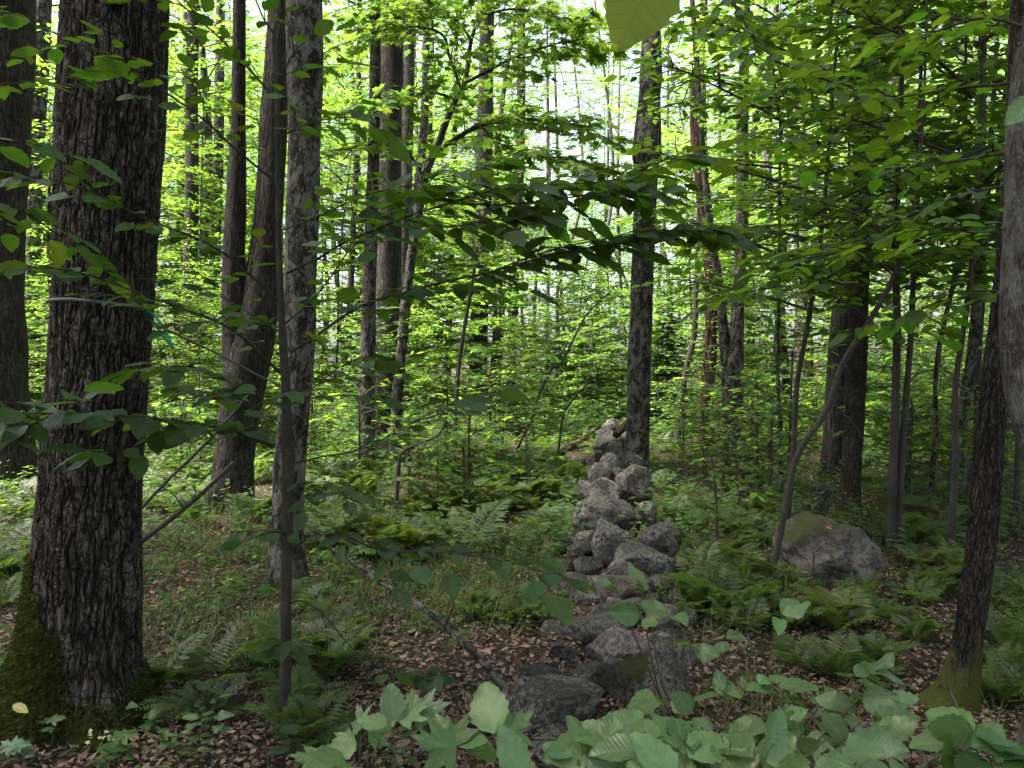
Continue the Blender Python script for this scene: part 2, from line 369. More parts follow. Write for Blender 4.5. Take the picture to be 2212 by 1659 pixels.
M['stone_pink'] = stone_mat('stone_pink', (0.08, 0.07, 0.061), (0.155, 0.143, 0.128), 0.26, pink=0.6)
M['tube_grey'] = simple_mat('tube_grey', (0.12, 0.108, 0.104), 0.55, 0.25, 15, 0.15, 0.02)
M['tube_green'] = simple_mat('tube_green', (0.0, 0.20, 0.11), 0.3, 0.5, 15, 0.15, 0.02)
M['tube_black'] = simple_mat('tube_black', (0.02, 0.02, 0.022), 0.6, 0.2, 15, 0.2, 0.02)
M['stem_green'] = simple_mat('stem_green', (0.10, 0.10, 0.045), 0.6, 0.3, 60, 0.3, 0.05)
M['stem_red'] = simple_mat('stem_red', (0.085, 0.05, 0.035), 0.6, 0.3, 60, 0.3, 0.05)

def ground_mat():
    m, nt, out = newmat('forest_floor'); b = NB(nt)
    tc = b.n("TexCoord").outputs["Object"]
    vo = b.n("TexVoronoi", feature='F1'); b.l(tc, vo.inputs["Vector"]); vo.inputs["Scale"].default_value = 24
    rnd = b.n("SeparateColor"); b.l(vo.outputs["Color"], rnd.inputs[0])
    n1 = b.noise(tc, 60, 5, 0.75)[0]; n2 = b.noise(tc, 1.3, 4, 0.6)[0]
    col = b.ramp(rnd.outputs[0], [(0.0, (0.035, 0.022, 0.016)), (0.5, (0.09, 0.055, 0.038)), (1.0, (0.16, 0.105, 0.075))])
    col = b.mix(b.math('MULTIPLY', n1, 0.8), (0.03, 0.02, 0.014), col)
    gr = b.ramp(n2, [(0.45, 0.0), (0.62, 0.7)])
    col = b.mix(gr, col, (0.04, 0.055, 0.016))
    h = b.math('ADD', b.math('MULTIPLY', vo.outputs["Distance"], 1.2), b.math('MULTIPLY', n1, 0.6))
    b.l(b.princ(col, 0.9, 0.15, b.bump(h, 1.0, 0.03)), out.inputs[0])
    return m
M['ground'] = ground_mat()

# ------------------------------------------------------------------ ground
def graded(lo, hi, fine_lo, fine_hi, step, grow=1.12):
    mid = list(np.arange(fine_lo, fine_hi + 1e-6, step))
    up = []; s = step; v = fine_hi
    while v < hi: s *= grow; v += s; up.append(min(v, hi))
    dn = []; s = step; v = fine_lo
    while v > lo: s *= grow; v -= s; dn.append(max(v, lo))
    return np.array(dn[::-1] + mid + up)
gx = graded(-260, 260, -6, 6, 0.10); gy = graded(-40, 420, 1.0, 14, 0.10)
X, Y = np.meshgrid(gx, gy); Zg = terrain(X.ravel(), Y.ravel())
V = np.stack([X.ravel(), Y.ravel(), Zg], -1); nx = len(gx)
i = np.arange(len(gy) - 1)[:, None] * nx + np.arange(nx - 1)[None]; i = i.ravel()
go = obj("ground", mk("ground", V, np.stack([i, i + 1, i + nx + 1, i + nx], -1), mats=[M['ground']]), kind="structure")

# ------------------------------------------------------------------ leaf shapes (petiole at origin, tip along +Y, face up +Z, unit length)
def leaf_grid(profile, n=9, serr=0.0, fold=0.10, curl=-0.12, cols=2, wave=0.0):
    "ovate leaf as a strip grid, with optional toothed edge"
    ys = np.linspace(0, 1, n); V = []; lf = []
    for k, y in enumerate(ys):
        w = profile(y)
        if serr and 0 < k < n - 1: w *= 1 + serr * (1 if k % 2 else -1)
        for c in range(-cols, cols + 1):
            x = w * c / cols
            yy = y + (abs(c) / cols) * (0.03 if 0 < k < n - 1 else 0)
            z = fold * abs(x) + curl * y * y + wave * math.sin(y * 9) * (abs(c) / cols) * 0.5
            V.append((x, yy, z)); lf.append((x, y, 0))
    m = 2 * cols + 1; Fq = []
    for k in range(n - 1):
        for c in range(m - 1):
            a = k * m + c; Fq += [(a, a + 1, a + m + 1), (a, a + m + 1, a + m)]
    return np.array(V), np.array(Fq), np.array(lf)
ov = lambda a, wmax: (lambda y: wmax * (math.sin(math.pi * y ** a) ** 0.8 if 0 < y < 1 else 0.0))
LEAF_BEECH = leaf_grid(ov(0.80, 0.27), 11, 0.05, 0.18, -0.12, 1, 0.03)
LEAF_BROAD = leaf_grid(ov(0.72, 0.36), 13, 0.06, 0.16, -0.14, 1, 0.04)
LEAF_BR2 = leaf_grid(ov(0.70, 0.34), 13, 0.07, 0.34, -0.32, 1, 0.08)
LEAF_BR3 = leaf_grid(ov(0.78, 0.31), 13, 0.05, -0.10, 0.10, 1, 0.14)
LEAF_HEART = leaf_grid(lambda y: 0.44 * (max(0, 1 - y) ** 0.75) * min(1, (y + 0.02) * 9) ** 0.5 * 1.1, 11, 0.05, 0.14, -0.14, 1)
def simple_leaf(w=0.26, fold=0.12, curl=-0.08):
    V = A((0, 0, 0), (-w, .33, fold * w), (0, .36, 0), (w, .33, fold * w), (-w * .8, .68, fold * w + curl * .5), (0, .68, curl * .5), (w * .8, .68, fold * w + curl * .5), (0, 1, curl))
    Fc = np.array([(0, 2, 1), (0, 3, 2), (1, 2, 5), (1, 5, 4), (2, 3, 6), (2, 6, 5), (4, 5, 7), (5, 6, 7)])
    return V, Fc, V * A(1, 1, 0)
LEAF_MID = simple_leaf()
def diamond(w=0.3):
    V = A((0, 0, 0), (-w, .45, .05), (w, .45, .05), (0, 1, -.05)); Fc = np.array([(0, 3, 1), (0, 2, 3)])
    return V, Fc, V * A(1, 1, 0)
LEAF_FAR = diamond()
def maple_leaf():
    half = [(0, 1.0), (9, .70), (16, .78), (22, .50), (30, .46), (40, .60), (50, .86), (55, .66), (63, .62), (70, .42), (84, .40), (100, .62), (110, .44), (135, .32), (160, .22)]
    pts = [(math.sin(math.radians(a)) * r, math.cos(math.radians(a)) * r + 0.25) for a, r in half]
    full = pts + [(-x, y) for x, y in pts[::-1] if abs(x) > 1e-6]
    V = [(0, 0.25, 0.0)] + [(x, y, -0.22 * abs(x) ** 1.5 + 0.05 * math.sin(7 * y) - 0.10 * max(0, y - .3)) for x, y in full]
    n = len(full); Fc = [(0, 1 + (k + 1) % n, 1 + k) for k in range(n)]
    V = np.array(V) * 0.85; return V, np.array(Fc), V * A(1, 1, 0)
LEAF_MAPLE = maple_leaf()
def maple_far():
    ang = [(0, 1.0), (25, .45), (50, .85), (75, .4), (105, .6), (150, .25)]
    pts = [(math.sin(math.radians(a)) * r, math.cos(math.radians(a)) * r + 0.25) for a, r in ang]
    full = pts + [(-x, y) for x, y in pts[::-1] if abs(x) > 1e-6]
    V = np.array([(0, .25, 0)] + [(x, y, -0.2 * abs(x)) for x, y in full]) * 0.85; n = len(full)
    return V, np.array([(0, 1 + (k + 1) % n, 1 + k) for k in range(n)]), V * A(1, 1, 0)
LEAF_MAPLE_FAR = maple_far()

def frames(d, n):
    d = nz(d); n = nz(n - d * (n * d).sum(-1, keepdims=True)); x = np.cross(d, n)
    return np.stack([x, d, n], -1)          # columns
def scatter(acc, tmpl, pos, d, n, s):
    if len(pos) == 0: return
    V, Fc, lf = tmpl; R = frames(np.asarray(d, float), np.asarray(n, float)); s = np.broadcast_to(np.asarray(s, float), (len(pos),))
    W = np.einsum('nij,vj->nvi', R, V) * s[:, None, None] + np.asarray(pos)[:, None]
    nv = len(V); FF = (Fc[None] + (np.arange(len(pos)) * nv)[:, None, None]).reshape(-1, 3)
    acc.add(W.reshape(-1, 3), FF, lf=np.tile(lf, (len(pos), 1)))
def leaf_mesh(name, tmpl, mat): return mk(name, tmpl[0], tmpl[1], {'lf': tmpl[2]}, True, [mat])
def mat4(pos, d, n, s):
    R = frames(np.asarray(d, float)[None], np.asarray(n, float)[None])[0] * s
    m = Matrix.Identity(4)
    for a in range(3):
        for c in range(3): m[a][c] = float(R[a, c])
        m[a][3] = float(pos[a])
    return m

def leafy(path, rng, step=0.1, start=0.15, tl=(0.08, 0.22), sp=0.06, size=0.09, tilt=0.3, droop=-0.05, up=A(0, 0, 1)):
    "twigs and leaves along a branch: list of twig polylines and arrays pos, dir, normal, size"
    path = np.asarray(path, float)
    s = np.concatenate([[0], np.cumsum(np.linalg.norm(np.diff(path, axis=0), axis=1))]); L = s[-1]
    tw = []; pos = []; dr = []; nr = []; sz = []
    side = 1; t = start * L
    def put(p, d, k):
        pos.append(p); dr.append(d + rng.normal(0, .12, 3) + A(0, 0, droop - 0.1)); nr.append(up + rng.normal(0, tilt, 3)); sz.append(size * rng.uniform(.65, 1.2) * k)
    while t < L:
        p = A(*[np.interp(t, s, path[:, c]) for c in range(3)]); q = A(*[np.interp(min(t + .02, L), s, path[:, c]) for c in range(3)])
        tan = nz(q - p) if np.linalg.norm(q - p) > 1e-6 else nz(path[-1] - path[-2])
        sv = nz(np.cross(up, tan)) * side
        l = rng.uniform(*tl) * (1.1 - 0.35 * t / L)
        d = nz(0.65 * tan + 0.75 * sv + rng.normal(0, .13, 3) + A(0, 0, droop))
        pts = [p, p + d * l * .5 + A(0, 0, .01), p + d * l + A(0, 0, droop * l)]
        tw.append(np.array(pts)); sub = 1
        for u in np.arange(sp * .8, l - sp * .35, sp):
            sd = nz(np.cross(up, d)) * sub; put(p + d * u, nz(d * .75 + sd * .8), .85); sub = -sub
        put(pts[-1], d, 1.05)
        if rng.random() < .5: put(p, nz(tan * .4 - sv), .9)
        side = -side; t += step * rng.uniform(.7, 1.3)
    put(path[-1], nz(path[-1] - path[-2]), 1.1)
    return tw, np.array(pos), np.array(dr), np.array(nr), np.array(sz)

# ------------------------------------------------------------------ generic crowns (meshes shared by many trees)
def build_crown(seed, z0, z1, reach, nlimb, tmpl, size, leafmat, barkmat, sub_step=0.28, sub_len=(0.3, 0.8), sp=0.10, rise=0.25, lean=0.0, tilt=0.35, prof=0.6, limb_r=0.008, twigs=True, sub=True):
    rng = np.random.default_rng(seed); LA = Acc(); BA = Acc()
    for k in range(nlimb):
        f = (k + rng.uniform(0, 1)) / nlimb; z = z0 + (z1 - z0) * f
        az = k * 2.39996 + rng.uniform(-.5, .5)
        L = reach * (0.35 + 0.65 * math.sin(math.pi * min(1, max(.0, f * (1 - .35) + .25))) ** prof) * rng.uniform(.6, 1.1)
        dirv = A(math.cos(az), math.sin(az), rise + 0.5 * f ** 2 + rng.uniform(-.1, .15)); dirv = nz(dirv)
        bend = A(-dirv[1], dirv[0], 0) * rng.uniform(-.25, .25)
        ts = np.linspace(0, 1, 6)[:, None]
        path = A(0, 0, z) + dirv * L * ts + (bend * L) * ts ** 2 + A(0, 0, -0.10 * L) * ts ** 2
        v, q, bk = tube(path, limb_r * L * (1.05 - ts[:, 0]) + 0.003, 5); BA.add(v, q, bk=bk)
        tw, p, d, n, s = leafy(path, rng, sub_step, 0.22, sub_len, sp, size, tilt, -0.04)
        scatter(LA, tmpl, p, d, n, s)
        if sub:
            for t in tw:
                if np.linalg.norm(t[-1] - t[0]) > 2.2 * sub_step:
                    _, p, d, n, s = leafy(t, rng, sub_step * .8, .25, (sub_len[0] * .5, sub_len[1] * .5), sp, size, tilt, -0.04); scatter(LA, tmpl, p, d, n, s)
        if twigs:
            for t in tw: v, q, bk = tube(t, np.array([.006, .004, .002]) * (1 + L * .3), 3); BA.add(v, q, bk=bk)
    lm = LA.mesh('crown', [leafmat]); bm = BA.mesh('limbs', [barkmat])
    return lm, bm
YOUNG = [build_crown(100 + k, 0.4 + .35 * k, 3.4 + .9 * k, 1.35 + .22 * k, 26 + 4 * k, (LEAF_MID, LEAF_MAPLE_FAR, LEAF_MID, LEAF_MID)[k], (0.12, 0.125, 0.095, 0.145)[k], M['leaf_mid'], M['twig_bark'], 0.12, (.15, .5), 0.068, tilt=.2, rise=.12) for k in range(4)]
TALLY = [build_crown(120 + k, 2.6 + .5 * k, 7.5 + 1.5 * k, 2.0 + .25 * k, 34, LEAF_MID, 0.125, M['leaf_mid'], M['twig_bark'], 0.17, (.25, .75), 0.085, tilt=.2, rise=.15) for k in range(3)]
MAPLES = [build_crown(140 + k, 3.2 + .8 * k, 9.0 + k, 2.3, 34, LEAF_MAPLE_FAR, 0.14, M['leaf_maple'], M['twig_bark'], 0.18, (.25, .7), 0.10, tilt=.22, rise=.15) for k in range(3)]
DENSE = [build_crown(170 + k, 7.5 + 1.2 * k, 17 + k, 3.9, 60, LEAF_FAR, 0.205, M['leaf_canopy'], M['far_bark'], 0.31, (.5, 1.4), 0.17, twigs=False, sub=False, tilt=.25) for k in range(2)]  # crowns above the frame, made thick to shade the foreground
CANOPY = [build_crown(160 + k, 8.5 + 1.2 * k, 19 + k, 3.6, 46, LEAF_FAR, 0.18, M['leaf_canopy'], M['far_bark'], 0.36, (.5, 1.3), 0.17, twigs=False, sub=False) for k in range(3)]
FARC = [build_crown(180 + k, 6.5 + 1.5 * k, 18 + k, 2.8, 50, LEAF_FAR, 0.18, M['leaf_far'], M['far_bark'], 0.3, (.4, 1.1), 0.16, twigs=False) for k in range(3)]
SPARSE = [build_crown(190 + k, 7 + k, 17 + k, 2.2, 26, LEAF_FAR, 0.2, M['leaf_far'], M['pale_bark'], 0.3, (.3, .9), 0.16, sub=False) for k in range(2)]

LOWS = [build_crown(200 + k, .28, .95 + .3 * k, .5 + .1 * k, 9 + 3 * k, (LEAF_MAPLE_FAR, LEAF_MID)[k], 0.11, M['leaf_mid'], M['twig_bark'], 0.12, (.08, .25), 0.075, sub=False) for k in range(2)]
def crown_for(t, pair, rot, sc, dx=(0, 0, 0), stuff=True):
    Rm = Matrix.Translation(Vector([float(v) for v in dx])) @ Matrix.Rotation(rot, 4, 'Z') @ Matrix.Diagonal((sc, sc, sc, 1))
    c = obj("crown", pair[0], t, mat4=Rm); c["kind"] = "stuff"
    obj("limbs", pair[1], t, mat4=Rm)

# ------------------------------------------------------------------ hero trunks
def trunk_path(pts, d, top=14.0, ddrift=0.0, n=60):
    "pts: (tx, ty, width) from the base up, at forward distance d; continued above the frame to height top"
    rows = []
    b = P(pts[0][0], pts[0][1], d); g = tz(b[0], b[1])
    for k, (tx, ty, w) in enumerate(pts):
        p = P(tx, ty, d + ddrift * k)
        rows.append([*p, w / 2 / F * d])
    rows[0][2] = min(rows[0][2], g) - 0.12
    if top:
        a, c = np.array(rows[-2]), np.array(rows[-1]); sl = (c - a)[:2] / max(c[2] - a[2], .1); sl = np.clip(sl, -.08, .08)
        z = rows[-1][2]; r = rows[-1][3]
        if top > z + 1:
            for f in (0.33, 0.66, 1.0):
                zz = z + (top - z) * f; rows.append([c[0] + sl[0] * (zz - z), c[1] + sl[1] * (zz - z), zz, max(.012, r * (1 - .85 * f))])
    return spline(np.array(rows), n), g

def lumpy(seed, amp=0.06, flare=0.35, fh=0.18, g=0.0, lobes=5, rootdir=None):
    def rf(th, s, path):
        q = np.stack([np.cos(th) * np.ones_like(s) * 1.3, np.sin(th) * np.ones_like(s) * 1.3, s * np.ones_like(th) * 2.2], -1)
        h = np.clip(path[:, 2] - g, 0, None)[:, None]
        fl = flare * np.exp(-h / fh)
        lob = 0.6 + 0.4 * np.cos(lobes * th + seed) + 0.3 * np.cos(3 * th + seed * 2.1)
        k = 1 + amp * noise(q, seed, 3) + fl * np.clip(lob, .1, None)
        if rootdir is not None: k = k + rootdir[1] * np.exp(-h / rootdir[2]) * np.clip(np.cos(th - rootdir[0]), 0, 1) ** 2
        return k
    return rf

def hero_tree(label, pts, d, bark, top=14.0, sides=28, n=70, crown=None, csc=1.0, airy=False, amp=0.06, flare=0.35, fh=0.18, seed=1, moss=None, extra=None, name="tree", rootdir=None, group=None, ddrift=0.0):
    path, g = trunk_path(pts, d, top, ddrift, n)
    base = A(path[0, 0], path[0, 1], g)
    t = thing(name, label, "tree", base, group)
    v, q, bk = tube(path[:, :3], path[:, 3], sides, lumpy(seed, amp, flare, fh, g, rootdir=rootdir))
    at = {'bk': bk + A(seed * 3.7, 0, 0)}
    h = v[:, 2] - g
    mo = np.clip(0.75 - h / .35, -.5, .8) if moss is None else moss(v, h)
    acc = Acc(); acc.add(v, q, moss=mo, **at)
    for (epts, ed) in (extra or []):
        e, _ = trunk_path(epts, ed, top, 0, 50); e2 = e.copy(); e2[0, 2] += .12
        v, q, bk = tube(e2[:, :3], e2[:, 3], max(14, sides - 8), lumpy(seed + 5, amp, 0, .1, g)); acc.add(v, q, moss=np.zeros(len(v)), bk=bk + A(0, seed * 2.1, 0))
    obj("trunk", acc.mesh("trunk", [M[bark]], base), t)
    if crown is not None:
        tp = path[-1, :3] - base
        pr = SPARSE[crown % len(SPARSE)] if d > 9.7 else DENSE[crown % 2] if d < 8 else CANOPY[crown % len(CANOPY)]
        crown_for(t, pr, seed * 1.3, csc, (tp[0] * .8, tp[1] * .8, 0))
    return t

# the big mossy maple on the left, finely divided so that its bark can be displaced
def big_maple():
    d = 3.4
    pts = [(172, 1570, 250), (180, 1400, 216), (187, 1250, 212), (196, 1050, 198), (212, 800, 198), (222, 650, 200), (234, 400, 205), (243, 250, 208), (253, 0, 207)]
    path, g = trunk_path(pts, d, 0, 0, 500)
    p2, _ = trunk_path(pts[-3:], d, 15, 0, 40); p2 = p2[p2[:, 2] > path[-1, 2] + .1]
    base = A(path[0, 0], path[0, 1], g)
    full = np.concatenate([path, p2])
    t = thing("tree", "largest maple trunk in the left foreground with deeply furrowed bark and a mossy foot", "tree", base)
    def rf(th, s, pa):
        q = np.stack([np.cos(th) * np.ones_like(s) * 1.2, np.sin(th) * np.ones_like(s) * 1.2, s * np.ones_like(th) * 1.4], -1)
        h = np.clip(pa[:, 2] - g, 0, None)[:, None]
        k = 1 + 0.05 * noise(q, 11, 3)
        for a, amp, wd, fh in ((3.35, 1.0, .55, .24), (4.3, .35, .5, .16), (5.5, .95, .42, .17), (0.1, .55, .5, .15), (1.6, .5, .5, .2), (2.5, .4, .4, .15)):
            dl = np.angle(np.exp(1j * (th - a))); k = k + amp * np.exp(-(dl / wd) ** 2) * np.exp(-h / fh)
        return k
    v, q, bk = tube(full[:, :3], full[:, 3], 210, rf)
    th = np.arctan2(v[:, 1] - np.interp(v[:, 2], full[:, 2], full[:, 1]), v[:, 0] - np.interp(v[:, 2], full[:, 2], full[:, 0]))
    h = v[:, 2] - g
    left = np.clip(np.cos(th - math.radians(200)), 0, 1)
    mo = 1.0 - h / (0.30 + 0.75 * left) + .22 * noise(v * A(14, 14, 4), 14, 2) + 0.25 * noise(v * 5, 4, 3)
    mo = np.maximum(mo, 1.0 - h / .20 + .3 * noise(v * A(9, 9, 3), 15, 2))
    mo = np.maximum(mo, 0.62 * left ** 4 * np.clip(noise(v * A(2, 2, 1.1), 8, 3) + .35, 0, 1) - .05)
    obj("trunk", mk("trunk", v - base, q, {'bk': bk, 'moss': np.clip(mo, -.5, .9)}, mats=[M['maple_bark']]), t)
    crown_for(t, DENSE[0], 0.4, 1.0, (.3, .6, 0))
    # shaggy moss on the foot
    rng = np.random.default_rng(5)
    sel = np.where((mo > .42) & (h < .8) & (h > -.02) & (v[:, 1] < full[0, 1] + .12))[0]
    pick = rng.choice(sel, 14000); ctr = np.stack([np.interp(v[pick, 2], full[:, 2], full[:, 0]), np.interp(v[pick, 2], full[:, 2], full[:, 1]), v[pick, 2]], -1)
    outw = nz(v[pick] - ctr) + rng.normal(0, .45, (len(pick), 3)) + A(0, 0, -.15)
    acc = Acc(); scatter(acc, diamond(.22), v[pick] - nz(v[pick] - ctr) * .004, outw, rng.normal(0, 1, (len(pick), 3)), rng.uniform(.010, .032, len(pick)))
    M['moss_tuft'] = leaf_mat('moss_tuft', (0.052, 0.060, 0.014), (0.06, 0.075, 0.01), 0.25, 0.8, 0.1, 1, 0, var=.5)
    o = obj("moss", acc.mesh("moss", [M['moss_tuft']], base), t); o["kind"] = "stuff"
    return t, base, full
maple, MB, MPATH = big_maple()

hero_tree("wide dark trunk cut off by the left edge of the picture", [(12, 1015, 130), (8, 900, 106), (2, 600, 88), (6, 300, 104), (10, 0, 116)], 9.6, 'furrow_bark', crown=1, seed=2)
hero_tree("slim trunk just right of the wide trunk at the left edge", [(70, 935, 40), (70, 850, 32), (68, 600, 34), (75, 300, 38), (86, 100, 40), (92, 0, 36)], 15, 'mottled_bark', crown=2, seed=3)
hero_tree("forked tree with two dark stems rising from one base behind the beech sapling",
          [(494, 1110, 92), (505, 1000, 84), (520, 880, 88), (536, 780, 96), (558, 680, 84), (573, 533, 62), (585, 400, 58), (592, 250, 58), (604, 80, 56), (608, 0, 54)], 8.2, 'furrow_bark', crown=0, seed=4, n=110, sides=48,
          extra=[([(520, 850, 50), (506, 700, 52), (506, 533, 46), (509, 470, 46), (514, 300, 32), (516, 150, 27), (517, 0, 26)], 8.15)])
hero_tree("grey lichen-spotted trunk right behind the beech sapling, its bark rough and mottled",
          [(612, 1275, 92), (618, 1150, 66), (630, 950, 66), (645, 760, 64), (652, 550, 70), (656, 400, 68), (660, 200, 72), (658, 0, 74)], 5.4, 'mottled_bark', crown=1, csc=.9, seed=5, n=140, sides=56, amp=.08)
hero_tree("slender spotted trunk left of the leaning forked maple, in front of a thicker trunk",
          [(790, 1045, 40), (792, 950, 34), (794, 800, 34), (798, 600, 30), (805, 400, 26), (810, 200, 24), (811, 0, 22)], 10.1, 'mottled_bark', crown=2, csc=.8, seed=6)
hero_tree("thick furrowed trunk close behind the slender spotted trunk left of centre",
          [(836, 985, 70), (836, 900, 56), (838, 700, 54), (840, 500, 54), (842, 300, 52), (846, 120, 50), (850, 0, 48)], 12.3, 'furrow_bark', crown=0, seed=7, sides=40, n=110)
hero_tree("upright dark trunk standing right of the stone wall near the middle",
          [(1374, 1050, 58), (1377, 960, 50), (1381, 800, 50), (1386, 640, 48), (1391, 490, 48), (1395, 365, 52), (1398, 330, 62), (1404, 200, 46), (1406, 170, 52), (1407, 60, 38), (1408, 0, 36)], 10.0, 'mottled_bark', crown=1, seed=8, n=130, sides=40, amp=.07)
hero_tree("forked grey tree right of the reddish broken snag",
          [(1587, 1030, 52), (1586, 950, 40), (1586, 820, 40), (1592, 720, 28), (1597, 600, 26), (1604, 450, 26), (1604, 250, 25), (1606, 180, 22), (1612, 0, 18)], 10.7, 'mottled_bark', crown=2, csc=.8, seed=9, n=110, sides=36,
          extra=[([(1580, 840, 26), (1568, 760, 24), (1561, 700, 21), (1552, 600, 18), (1528, 450, 14)], 10.75)])
hero_tree("leaning rough trunk behind the straight trunk at the boulder",
          [(1797, 1050, 62), (1800, 950, 44), (1810, 800, 44), (1822, 660, 46), (1846, 540, 44), (1872, 380, 40), (1888, 250, 40), (1905, 60, 46), (1910, 0, 46)], 9.9, 'furrow_bark', crown=0, csc=.9, seed=10, n=110, sides=36)
STRAIGHT = hero_tree("straight dark trunk rising behind the moss-topped boulder",
          [(1834, 1130, 46), (1838, 1030, 40), (1846, 900, 40), (1852, 760, 40), (1856, 620, 40), (1860, 450, 36), (1862, 250, 32), (1864, 0, 28)], 7.6, 'ridge_bark', crown=1, csc=.8, seed=11, n=160, sides=60)
hero_tree("young dark tree with ridged bark and a mossy foot at the right",
          [(2072, 1535, 78), (2088, 1420, 60), (2104, 1300, 58), (2122, 1150, 60), (2138, 950, 58), (2150, 800, 50), (2160, 700, 42), (2172, 560, 36), (2190, 300, 32), (2200, 0, 30)], 3.5, 'ridge_bark', top=9, seed=12, n=320, sides=110, flare=.3, fh=.1, rootdir=(math.pi, 1.7, .10),
          moss=lambda v, h: np.clip(.95 - h / (.14 + .32 * np.clip(.5 - (v[:, 0] - v[:, 0].mean()) * 6, 0, 1)) + .35 * noise(v * A(16, 16, 6), 19, 2), -.5, .85))
hero_tree("pale smooth beech trunk bowing in at the right edge of the picture",
          [(2215, 2100, 100), (2240, 1700, 96), (2256, 1590, 92), (2300, 1400, 92), (2310, 1200, 92), (2282, 1050, 92), (2240, 920, 90), (2216, 800, 90), (2211, 650, 90), (2220, 450, 88), (2222, 300, 86), (2240, 120, 84), (2262, 0, 80)], 2.1, 'beech_bark', top=8, seed=13, n=200, sides=60, flare=.1, amp=.04)
hero_tree("slim spotted trunk left of the young dark tree at the right",
          [(2070, 1105, 30), (2074, 1000, 24), (2084, 880, 22), (2100, 760, 21), (2112, 620, 20), (2118, 400, 18), (2124, 0, 16)], 8.3, 'mottled_bark', crown=2, csc=.7, seed=14)
hero_tree("thin dark stem leaning beside the slim spotted trunk at the right",
          [(2092, 1075, 15), (2108, 950, 14), (2112, 800, 14), (2122, 620, 13), (2135, 400, 12)], 9.0, 'twig_bark', top=9, seed=15, sides=16)
hero_tree("straight dark trunk standing alone in the bright leaves left of centre distance",
          [(1106, 885, 28), (1106, 800, 23), (1109, 650, 23), (1115, 500, 23), (1124, 300, 20), (1126, 100, 18), (1126, 0, 18)], 26, 'far_bark', top=19, crown=1, seed=16)
hero_tree("broad grey trunk in the distance, left of the lone straight trunk",
          [(1034, 900, 46), (1033, 800, 40), (1036, 650, 38), (1042, 500, 38), (1046, 330, 36), (1050, 150, 32), (1052, 0, 30)], 22, 'furrow_bark', top=19, crown=2, seed=17)
hero_tree("distant dark trunk right of the leaning forked maple",
          [(904, 860, 30), (905, 780, 24), (908, 600, 22), (920, 400, 20), (928, 200, 17), (930, 0, 16)], 30, 'far_bark', top=19, crown=0, seed=18)
hero_tree("thin dark distant trunk between the forked maple and the broad grey trunk",
          [(966, 835, 18), (968, 750, 14), (974, 620, 13), (980, 400, 12), (985, 100, 10)], 30, 'far_bark', top=17, crown=1, csc=.8, seed=19)
hero_tree("distant trunk seen left of the forked two-stemmed tree",
          [(447, 860, 34), (448, 760, 26), (462, 600, 24), (470, 400, 22), (474, 200, 20), (476, 0, 18)], 24, 'mottled_bark', top=19, crown=2, seed=20)
hero_tree("dark distant trunk right of the big maple's tubing loop",
          [(386, 850, 24), (386, 700, 20), (390, 500, 18), (400, 300, 17), (404, 0, 15)], 28, 'far_bark', top=19, crown=0, seed=21)
hero_tree("thin trunk among the leaves between the grey lichen-spotted trunk and the slender one",
          [(752, 870, 18), (753, 750, 15), (760, 560, 13), (772, 300, 12), (776, 100, 11)], 22, 'far_bark', top=16, crown=1, csc=.7, seed=22)
hero_tree("thin dark trunk by the reddish snag, half hidden by leaves",
          [(1462, 975, 14), (1468, 900, 13), (1482, 800, 13), (1500, 720, 12), (1504, 600, 10)], 13.5, 'twig_bark', top=8, seed=23, sides=14)

# dead snag
def snag():
    d = 12.8
    pts = [(1526, 990, 40), (1527, 900, 31), (1532, 780, 29), (1535, 720, 26), (1538, 640, 26), (1530, 560, 21), (1518, 450, 22), (1506, 350, 20), (1500, 280, 17), (1498, 210, 14), (1496, 170, 9)]
    path, g = trunk_path(pts, d, 0, 0, 160); base = A(path[0, 0], path[0, 1], g)
    t = thing("snag", "dead reddish-brown broken snag with peeling flaky wood", "dead tree", base)
    def rf(th, s, pa):
        q = np.stack([np.cos(th) * 2 * np.ones_like(s), np.sin(th) * 2 * np.ones_like(s), s * 1.6 * np.ones_like(th)], -1)
        return 1 + .16 * noise(q, 31, 4) + .06 * np.round(2 * noise(q * A(1.5, 1.5, .7), 33, 2))
    v, q, bk = tube(path[:, :3], path[:, 3], 36, rf)
    obj("trunk", mk("trunk", v - base, q, {'bk': bk, 'moss': np.full(len(v), -.5)}, mats=[M['snag_wood']]), t)
snag()

# ------------------------------------------------------------------ saplings whose leaves are counted one by one
ML = {k: leaf_mesh(n, t, M[m]) for k, n, t, m in (('near', 'leaf', LEAF_BEECH, 'leaf_near'), ('near2', 'leaf', LEAF_BROAD, 'leaf_near'),
      ('right', 'leaf', LEAF_BEECH, 'leaf_right'), ('right2', 'leaf', LEAF_BROAD, 'leaf_right'), ('shrub', 'leaf', LEAF_BROAD, 'leaf_shrub'), ('shrubm', 'leaf', LEAF_MAPLE, 'leaf_shrub'),
      ('heart', 'leaf', LEAF_HEART, 'leaf_shrub'), ('close', 'leaf', LEAF_BROAD, 'leaf_close'), ('shrub2', 'leaf', LEAF_BR2, 'leaf_shrub'), ('shrub3', 'leaf', LEAF_BR3, 'leaf_shrub'))}

